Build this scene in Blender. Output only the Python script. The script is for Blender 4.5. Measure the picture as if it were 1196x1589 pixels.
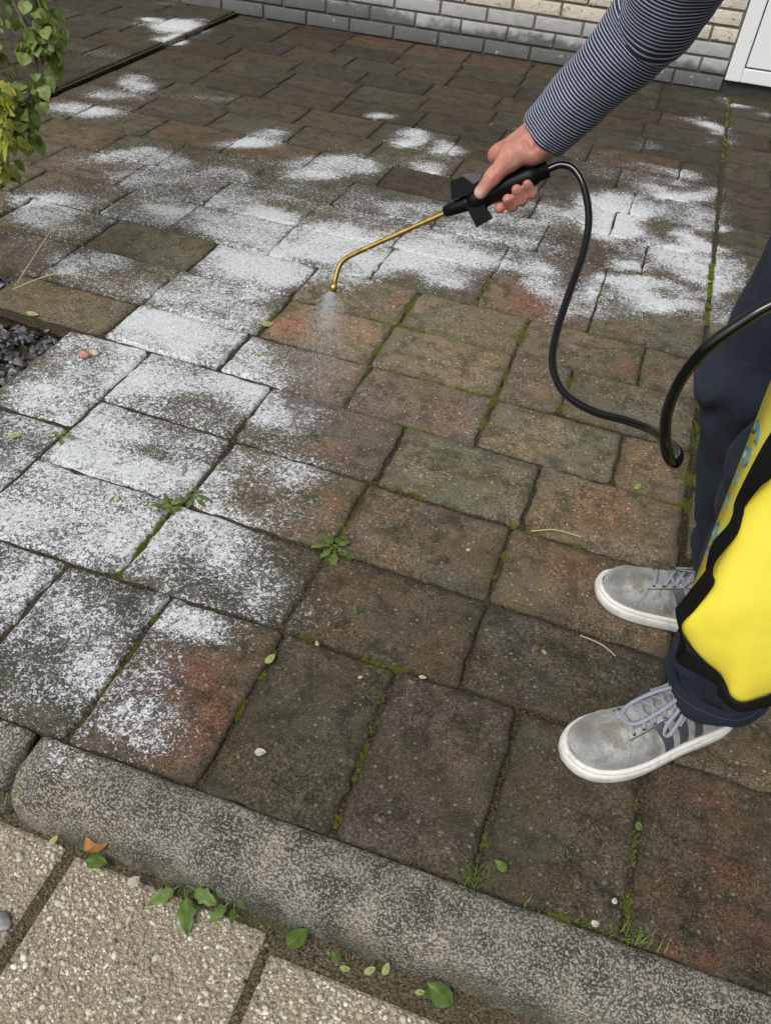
import bpy, bmesh, math, random
import numpy as np
from mathutils import Vector, Matrix, noise as mnoise

for _o in list(bpy.data.objects):
    bpy.data.objects.remove(_o)
SC = bpy.context.scene
COL = SC.collection
random.seed(11)
RNG = np.random.default_rng(11)
R = math.radians

# ------------------------------------------------------------------ camera
cam = bpy.data.cameras.new('camera')
cam_o = bpy.data.objects.new('camera', cam)
COL.objects.link(cam_o)
cam.sensor_fit = 'VERTICAL'
cam.sensor_height = 24.0
cam.lens = 24.0 * 1271.0 / 1589.0
cam.clip_start = 0.02
cam.clip_end = 500.0
cam_o.matrix_world = Matrix(((0.942729, -0.276063, 0.187218, 0.0),
                             (0.3243, 0.627244, -0.708092, 0.0),
                             (0.078046, 0.728254, 0.680849, 1.04),
                             (0, 0, 0, 1)))
SC.camera = cam_o

# ------------------------------------------------------------------ overcast sky and soft sun
SUN_EL, SUN_AZ = R(52), R(200)
world = bpy.data.worlds.new('World')
SC.world = world
world.use_nodes = True
wn = world.node_tree.nodes
wl = world.node_tree.links
wn.clear()
sky = wn.new('ShaderNodeTexSky')
sky.sky_type = 'NISHITA'
sky.sun_disc = False
sky.sun_elevation = SUN_EL
sky.sun_rotation = SUN_AZ
sky.air_density = 1.0
sky.dust_density = 6.0
sky.ozone_density = 1.0
hs = wn.new('ShaderNodeHueSaturation')
hs.inputs['Saturation'].default_value = 0.15
bg = wn.new('ShaderNodeBackground')
bg.inputs['Strength'].default_value = 0.12
wo = wn.new('ShaderNodeOutputWorld')
wl.new(sky.outputs[0], hs.inputs['Color'])
wl.new(hs.outputs[0], bg.inputs['Color'])
wl.new(bg.outputs[0], wo.inputs['Surface'])
sun = bpy.data.lights.new('sun', 'SUN')
sun.energy = 1.35
sun.angle = R(24)
sun.color = (1.0, 0.965, 0.92)
sun_o = bpy.data.objects.new('sun', sun)
COL.objects.link(sun_o)
_sd = Vector((math.sin(SUN_AZ) * math.cos(SUN_EL), math.cos(SUN_AZ) * math.cos(SUN_EL), math.sin(SUN_EL)))
sun_o.rotation_euler = _sd.to_track_quat('Z', 'Y').to_euler()
sun_o.location = _sd * 20

SC.view_settings.view_transform = 'Standard'
SC.view_settings.look = 'None'
SC.view_settings.gamma = 1.0
SC.view_settings.exposure = 0.0
SC.view_settings.use_curve_mapping = False
SC.cycles.max_bounces = 5
SC.cycles.diffuse_bounces = 3
SC.cycles.glossy_bounces = 2
SC.cycles.transparent_max_bounces = 12

# ------------------------------------------------------------------ measured layout, metres
PAVERS=[
(-980,453,-740,457,-740,753,-980,752,50,58,100),(-740,457,-543,460,-543,754,-740,753,10,51,100),(-543,460,-342,464,-342,755,-543,754,75,56,100),(-342,464,-152,467,-152,755,-342,755,12,42,100),
(-152,467,41,470,41,756,-152,755,35,48,100),(41,470,233,473,233,757,41,756,40,42,100),(233,473,428,476,428,758,233,757,62,39,100),(428,476,630,479,630,758,428,758,2,42,100),
(630,479,823,482,823,759,630,758,65,48,100),(823,482,1000,485,1000,760,823,759,50,63,100),(-950,752,-646,753,-646,954,-950,959,10,58,100),(-646,753,-346,755,-346,949,-646,954,5,51,100),
(-346,755,-54,756,-54,944,-346,949,60,48,100),(-54,756,252,757,252,938,-54,944,20,48,100),(-950,959,-634,954,-634,1160,-950,1169,10,72,100),(-634,954,-343,949,-343,1152,-634,1160,60,83,100),
(-343,949,-54,944,-54,1144,-343,1152,50,67,100),(-54,944,252,938,252,1136,-54,1144,65,75,100),(-950,1169,-644,1161,-644,1365,-950,1375,20,74,100),(-644,1161,-329,1152,-329,1356,-644,1365,45,88,100),
(-329,1152,-40,1144,-40,1347,-329,1356,5,96,100),(-40,1144,252,1136,252,1338,-40,1347,60,100,100),(-1420,1389,-1080,1379,-1080,1547,-1420,1551,50,86,10),(-1080,1379,-783,1370,-783,1543,-1080,1547,20,96,100),
(-783,1370,-477,1360,-477,1539,-783,1543,60,106,100),(-477,1360,-181,1351,-181,1535,-477,1539,60,105,100),(-181,1351,107,1343,107,1531,-181,1535,20,105,100),(107,1343,252,1338,252,1529,107,1531,55,105,100),
(-2000,1559,-1677,1555,-1677,1748,-2000,1751,10,70,100),(-1677,1555,-1379,1551,-1379,1746,-1677,1748,50,87,100),(-1379,1551,-1079,1547,-1079,1743,-1379,1746,20,81,100),(-1079,1547,-767,1543,-767,1740,-1079,1743,10,86,100),
(-767,1543,-484,1539,-484,1738,-767,1740,70,116,20),(-484,1539,-181,1535,-181,1735,-484,1738,55,116,100),(-181,1535,-36,1533,-36,1734,-181,1735,60,112,100),(-36,1533,252,1529,252,1731,-36,1734,15,97,100),
(-2000,1751,-1674,1748,-1674,1942,-2000,1945,65,71,105),(-1674,1748,-1381,1746,-1381,1939,-1674,1942,35,84,100),(-1381,1746,-1069,1743,-1069,1936,-1381,1939,10,91,10),(-1069,1743,-769,1740,-769,1932,-1069,1936,2,76,88),
(-769,1740,-480,1738,-480,1929,-769,1932,40,96,95),(-480,1738,-181,1735,-181,1926,-480,1929,35,101,78),(-181,1735,115,1732,115,1923,-181,1926,45,92,78),(115,1732,252,1731,252,1922,115,1923,50,92,78),
(-2149,1947,-2050,1946,-2050,2135,-2149,2135,85,68,100),(-2050,1946,-1757,1943,-1757,2135,-2050,2135,10,83,95),(-1757,1943,-1457,1940,-1457,2135,-1757,2135,50,73,78),(-1457,1940,-1231,1937,-1231,2135,-1457,2135,2,90,100),
(-1231,1937,-926,1934,-926,2135,-1231,2135,35,78,78),(-926,1934,-623,1931,-623,2135,-926,2135,10,65,95),(-623,1931,-330,1928,-330,2135,-623,2135,15,81,88),(-330,1928,-33,1925,-33,2135,-330,2135,75,81,105),
(-33,1925,252,1922,252,2135,-33,2135,30,85,105),(-2149,2135,-1823,2135,-1823,2334,-2149,2338,2,76,95),(-1823,2135,-1530,2135,-1530,2331,-1823,2334,65,79,95),(-1530,2135,-1231,2135,-1231,2328,-1530,2331,50,65,88),
(-1231,2135,-925,2135,-925,2325,-1231,2328,20,77,105),(-925,2135,-631,2135,-631,2322,-925,2325,50,77,95),(-631,2135,-323,2135,-323,2319,-631,2322,65,60,88),(-323,2135,-33,2135,-33,2316,-323,2319,85,61,100),
(-33,2135,252,2135,252,2313,-33,2316,65,78,88),(-2149,2338,-2016,2336,-2016,2531,-2149,2530,50,59,78),(-2016,2336,-1722,2333,-1722,2532,-2016,2531,70,65,100),(-1722,2333,-1503,2331,-1503,2533,-1722,2532,10,52,105),
(-1503,2331,-1187,2328,-1187,2534,-1503,2533,20,58,95),(-1187,2328,-890,2325,-890,2535,-1187,2534,20,49,78),(-890,2325,-568,2322,-568,2536,-890,2535,10,59,95),(-568,2322,-244,2318,-244,2538,-568,2536,10,59,105),
(-244,2318,61,2315,61,2539,-244,2538,85,47,95),(61,2315,252,2313,252,2540,61,2539,85,64,78),(-2149,2530,-1977,2531,-1977,2729,-2149,2728,35,57,88),(-1977,2531,-1675,2532,-1675,2730,-1977,2729,35,59,100),
(-1675,2532,-1379,2533,-1379,2732,-1675,2730,85,54,78),(-1379,2533,-1085,2534,-1085,2734,-1379,2732,85,60,100),(-1085,2534,-820,2535,-820,2735,-1085,2734,35,48,78),(-820,2535,-559,2536,-559,2737,-820,2735,60,36,15),
(-559,2536,-311,2537,-311,2739,-559,2737,2,43,100),(-311,2537,-58,2538,-58,2740,-311,2739,85,54,105),(-58,2538,252,2540,252,2742,-58,2740,85,52,100),(-2149,2728,-1830,2729,-1830,2928,-2149,2925,65,51,88),
(-1830,2729,-1538,2731,-1538,2930,-1830,2928,50,44,78),(-1538,2731,-1230,2733,-1230,2932,-1538,2930,2,48,78),(-1230,2733,-932,2735,-932,2935,-1230,2932,50,47,88),(-932,2735,-622,2737,-622,2937,-932,2935,35,52,88),
(-622,2737,-326,2738,-326,2940,-622,2937,85,50,78),(-326,2738,-19,2740,-19,2942,-326,2940,20,37,105),(-19,2740,252,2742,252,2944,-19,2942,60,42,95),(-2149,2925,-1872,2927,-1872,3125,-2149,3123,20,40,88),
(-1872,2927,-1578,2930,-1578,3128,-1872,3125,2,47,95),(-1578,2930,-1286,2932,-1286,3131,-1578,3128,35,42,105),(-1286,2932,-996,2934,-996,3134,-1286,3131,35,45,105),(-996,2934,-694,2937,-694,3137,-996,3134,10,40,105),
(-694,2937,-397,2939,-397,3140,-694,3137,50,31,100),(-397,2939,-92,2941,-92,3143,-397,3140,85,34,78),(-92,2941,252,2944,252,3147,-92,3143,85,45,88),(-2149,3123,-1813,3126,-1813,3324,-2149,3320,10,36,78),
(-1813,3126,-1512,3129,-1512,3328,-1813,3324,50,30,105),(-1512,3129,-1217,3132,-1217,3331,-1512,3328,50,37,78),(-1217,3132,-883,3135,-883,3335,-1217,3331,50,29,88),(-883,3135,-556,3138,-556,3339,-883,3335,20,29,78),
(-556,3138,-222,3142,-222,3343,-556,3339,50,36,78),(-222,3142,108,3145,108,3347,-222,3343,85,42,78),(108,3145,252,3147,252,3349,108,3347,35,33,105),(-2149,3320,-1823,3324,-1823,3517,-2149,3513,50,34,95),
(-1823,3324,-1521,3328,-1521,3521,-1823,3517,35,34,100),(-1521,3328,-1225,3331,-1225,3525,-1521,3521,50,40,105),(-1225,3331,-932,3335,-932,3530,-1225,3525,20,39,88),(-932,3335,-639,3338,-639,3534,-932,3530,85,32,100),
(-639,3338,-340,3342,-340,3538,-639,3534,2,32,95),(-340,3342,-43,3345,-43,3542,-340,3538,2,36,100),(-43,3345,252,3349,252,3546,-43,3542,2,29,95),(-2149,3513,-1866,3516,-1866,3705,-2149,3700,85,27,88),
(-1866,3516,-1564,3521,-1564,3709,-1866,3705,65,34,95),(-1564,3521,-1265,3525,-1265,3714,-1564,3709,10,29,88),(-1265,3525,-968,3529,-968,3719,-1265,3714,35,28,78),(-968,3529,-664,3533,-664,3724,-968,3719,35,37,88),
(-664,3533,-360,3538,-360,3729,-664,3724,65,37,88),(-360,3538,-65,3542,-65,3733,-360,3729,65,31,105),(-65,3542,252,3546,252,3738,-65,3733,35,30,88),(-2149,3700,-1990,3703,-1990,3880,-2149,3878,20,29,95),
(-1990,3703,-1690,3707,-1690,3886,-1990,3880,2,29,100),(-1690,3707,-1389,3712,-1389,3891,-1690,3886,35,34,100),(-1389,3712,-1151,3716,-1151,3895,-1389,3891,20,32,95),(-1151,3716,-924,3720,-924,3900,-1151,3895,50,38,78),
(-924,3720,-621,3724,-621,3905,-924,3900,85,28,78),(-621,3724,-324,3729,-324,3910,-621,3905,2,28,78),(-324,3729,-16,3734,-16,3916,-324,3910,85,27,88),(-16,3734,252,3738,252,3921,-16,3916,85,30,95),
(-2149,3878,-1818,3883,-1818,4072,-2149,4065,35,26,105),(-1818,3883,-1519,3889,-1519,4078,-1818,4072,50,31,95),(-1519,3889,-1226,3894,-1226,4083,-1519,4078,2,28,88),(-1226,3894,-933,3899,-933,4089,-1226,4083,35,36,95),
(-933,3899,-639,3905,-639,4095,-933,4089,2,33,95),(-639,3905,-335,3910,-335,4101,-639,4095,2,33,88),(-335,3910,-40,3915,-40,4107,-335,4101,2,28,78),(-40,3915,252,3921,252,4113,-40,4107,35,24,105),
(-2149,4065,-1825,4072,-1825,4256,-2149,4236,35,36,95),(-1825,4072,-1532,4077,-1532,4274,-1825,4256,50,26,105),(-1532,4077,-1232,4083,-1232,4292,-1532,4274,90,42,78),(-1232,4083,-952,4089,-952,4309,-1232,4292,98,48,88),
(-952,4089,-649,4095,-649,4328,-952,4309,98,45,95),(-649,4095,-346,4101,-346,4347,-649,4328,90,40,95),(-346,4101,-42,4107,-42,4365,-346,4347,35,31,88),(-42,4107,252,4113,252,4383,-42,4365,20,28,78),
(-1160,750,-950,750,-950,1065,-1160,1065,20,50,100),(-1160,1065,-950,1065,-950,1378,-1160,1378,2,91,100),(261,752,431,752,431,990,261,990,50,73,100),(431,752,731,752,731,990,431,990,50,60,100),
(731,752,1031,752,1031,990,731,990,35,50,100),(1031,752,1200,752,1200,990,1031,990,85,64,100),(261,990,561,990,561,1190,261,1190,65,75,100),(561,990,861,990,861,1190,561,1190,85,88,100),
(861,990,1200,990,1200,1190,861,1190,50,69,100),(261,1190,431,1190,431,1400,261,1400,10,105,100),(431,1190,731,1190,731,1400,431,1400,20,76,100),(731,1190,1031,1190,1031,1400,731,1400,65,96,100),
(1031,1190,1200,1190,1200,1400,1031,1400,10,83,100),(261,1400,561,1400,561,1600,261,1600,20,107,100),(561,1400,861,1400,861,1600,561,1600,85,74,100),(861,1400,1200,1400,1200,1600,861,1600,2,93,100),
(261,1600,431,1600,431,1800,261,1800,20,87,100),(431,1600,731,1600,731,1800,431,1800,2,73,100),(731,1600,1031,1600,1031,1800,731,1800,85,85,100),(1031,1600,1200,1600,1200,1800,1031,1800,50,96,100),
(261,1800,561,1800,561,2000,261,2000,20,89,95),(561,1800,861,1800,861,2000,561,2000,2,84,88),(861,1800,1200,1800,1200,2000,861,2000,20,83,95),(261,2000,431,2000,431,2200,261,2200,20,90,105),
(431,2000,731,2000,731,2200,431,2200,20,67,95),(731,2000,1031,2000,1031,2200,731,2200,10,70,78),(1031,2000,1200,2000,1200,2200,1031,2200,20,71,100),(261,2200,561,2200,561,2405,261,2405,20,65,88),
(561,2200,861,2200,861,2405,561,2405,10,65,78),(861,2200,1200,2200,1200,2405,861,2405,2,59,78),(261,2405,431,2405,431,2610,261,2610,40,55,78),(431,2405,731,2405,731,2610,431,2610,35,45,95),
(731,2405,1031,2405,1031,2610,731,2610,65,50,105),(1031,2405,1200,2405,1200,2610,1031,2610,50,65,88),(261,2610,561,2610,561,2815,261,2815,5,41,105),(561,2610,861,2610,861,2815,561,2815,35,53,100),
(861,2610,1200,2610,1200,2815,861,2815,10,43,105),(261,2815,431,2815,431,3020,261,3020,65,35,105),(431,2815,731,2815,731,3020,431,3020,65,40,105),(731,2815,1031,2815,1031,3020,731,3020,10,49,105),
(1031,2815,1200,2815,1200,3020,1031,3020,50,47,78),(261,3020,561,3020,561,3225,261,3225,60,33,88),(561,3020,861,3020,861,3225,561,3225,2,30,88),(861,3020,1200,3020,1200,3225,861,3225,65,36,78),
(261,3225,431,3225,431,3430,261,3430,35,40,105),(431,3225,731,3225,731,3430,431,3430,2,37,105),(731,3225,1031,3225,1031,3430,731,3430,65,31,95),(1031,3225,1200,3225,1200,3430,1031,3430,2,34,78),
(261,3430,561,3430,561,3635,261,3635,65,38,105),(561,3430,861,3430,861,3635,561,3635,2,34,78),(861,3430,1200,3430,1200,3635,861,3635,65,35,95),(261,3635,431,3635,431,3840,261,3840,85,26,95),
(431,3635,731,3635,731,3840,431,3840,10,35,88),(731,3635,1031,3635,1031,3840,731,3840,10,35,100),(1031,3635,1200,3635,1200,3840,1031,3840,35,36,78),(261,3840,561,3840,561,4045,261,4045,35,37,95),
(561,3840,861,3840,861,4045,561,4045,85,25,88),(861,3840,1200,3840,1200,4045,861,4045,2,33,95),(261,4045,431,4045,431,4250,261,4250,20,33,95),(431,4045,731,4045,731,4250,431,4250,50,32,78),
(731,4045,1031,4045,1031,4250,731,4250,35,25,95),(1031,4045,1200,4045,1200,4250,1031,4250,65,25,88)]
RAISED_PAVERS=[
(-2341,1980,-2171,1980,-2171,2180,-2341,2180,60,35,100),(-2641,1980,-2341,1980,-2341,2180,-2641,2180,30,36,100),(-2941,1980,-2641,1980,-2641,2180,-2941,2180,30,35,100),(-3241,1980,-2941,1980,-2941,2180,-3241,2180,30,35,100),
(-3541,1980,-3241,1980,-3241,2180,-3541,2180,10,36,100),(-2471,2180,-2171,2180,-2171,2380,-2471,2380,10,32,100),(-2771,2180,-2471,2180,-2471,2380,-2771,2380,10,35,100),(-3071,2180,-2771,2180,-2771,2380,-3071,2380,10,32,100),
(-3371,2180,-3071,2180,-3071,2380,-3371,2380,30,29,100),(-2411,2380,-2171,2380,-2171,2580,-2411,2580,60,35,100),(-2711,2380,-2411,2380,-2411,2580,-2711,2580,30,34,100),(-3011,2380,-2711,2380,-2711,2580,-3011,2580,10,31,100),
(-3311,2380,-3011,2380,-3011,2580,-3311,2580,10,37,100),(-2341,2580,-2171,2580,-2171,2780,-2341,2780,10,30,100),(-2641,2580,-2341,2580,-2341,2780,-2641,2780,60,36,100),(-2941,2580,-2641,2580,-2641,2780,-2941,2780,30,33,100),
(-3241,2580,-2941,2580,-2941,2780,-3241,2780,10,37,100),(-3541,2580,-3241,2580,-3241,2780,-3541,2780,60,36,100),(-2471,2780,-2171,2780,-2171,2980,-2471,2980,30,29,100),(-2771,2780,-2471,2780,-2471,2980,-2771,2980,60,33,100),
(-3071,2780,-2771,2780,-2771,2980,-3071,2980,10,35,100),(-3371,2780,-3071,2780,-3071,2980,-3371,2980,30,34,100),(-2411,2980,-2171,2980,-2171,3180,-2411,3180,10,30,100),(-2711,2980,-2411,2980,-2411,3180,-2711,3180,10,35,100),
(-3011,2980,-2711,2980,-2711,3180,-3011,3180,60,35,100),(-3311,2980,-3011,2980,-3011,3180,-3311,3180,30,32,100),(-2341,3180,-2171,3180,-2171,3380,-2341,3380,60,30,100),(-2641,3180,-2341,3180,-2341,3380,-2641,3380,30,33,100),
(-2941,3180,-2641,3180,-2641,3380,-2941,3380,30,33,100),(-3241,3180,-2941,3180,-2941,3380,-3241,3380,10,33,100),(-3541,3180,-3241,3180,-3241,3380,-3541,3380,10,33,100),(-2471,3380,-2171,3380,-2171,3580,-2471,3580,30,34,100),
(-2771,3380,-2471,3380,-2471,3580,-2771,3580,10,31,100),(-3071,3380,-2771,3380,-2771,3580,-3071,3580,60,28,100),(-3371,3380,-3071,3380,-3071,3580,-3371,3580,60,32,100),(-2411,3580,-2171,3580,-2171,3780,-2411,3780,30,33,100),
(-2711,3580,-2411,3580,-2411,3780,-2711,3780,10,34,100),(-3011,3580,-2711,3580,-2711,3780,-3011,3780,30,37,100),(-3311,3580,-3011,3580,-3011,3780,-3311,3780,10,33,100),(-2341,3780,-2171,3780,-2171,3980,-2341,3980,30,32,100),
(-2641,3780,-2341,3780,-2341,3980,-2641,3980,10,32,100),(-2941,3780,-2641,3780,-2641,3980,-2941,3980,10,28,100),(-3241,3780,-2941,3780,-2941,3980,-3241,3980,60,32,100),(-3541,3780,-3241,3780,-3241,3980,-3541,3980,60,30,100),
(-2471,3980,-2171,3980,-2171,4180,-2471,4180,10,32,100),(-2771,3980,-2471,3980,-2471,4180,-2771,4180,30,36,100),(-3071,3980,-2771,3980,-2771,4180,-3071,4180,30,31,100),(-3371,3980,-3071,3980,-3071,4180,-3371,4180,30,34,100),
(-2411,4180,-2171,4180,-2171,4380,-2411,4380,10,34,100),(-2711,4180,-2411,4180,-2411,4380,-2711,4380,60,36,100),(-3011,4180,-2711,4180,-2711,4380,-3011,4380,10,29,100),(-3311,4180,-3011,4180,-3011,4380,-3311,4380,10,34,100),
(-2341,4380,-2171,4380,-2171,4580,-2341,4580,30,37,100),(-2641,4380,-2341,4380,-2341,4580,-2641,4580,10,32,100),(-2941,4380,-2641,4380,-2641,4580,-2941,4580,30,28,100),(-3241,4380,-2941,4380,-2941,4580,-3241,4580,60,30,100),
(-3541,4380,-3241,4380,-3241,4580,-3541,4580,10,35,100),(-2471,4580,-2171,4580,-2171,4780,-2471,4780,30,33,100),(-2771,4580,-2471,4580,-2471,4780,-2771,4780,30,32,100),(-3071,4580,-2771,4580,-2771,4780,-3071,4780,30,32,100),
(-3371,4580,-3071,4580,-3071,4780,-3371,4780,30,31,100)]
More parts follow.
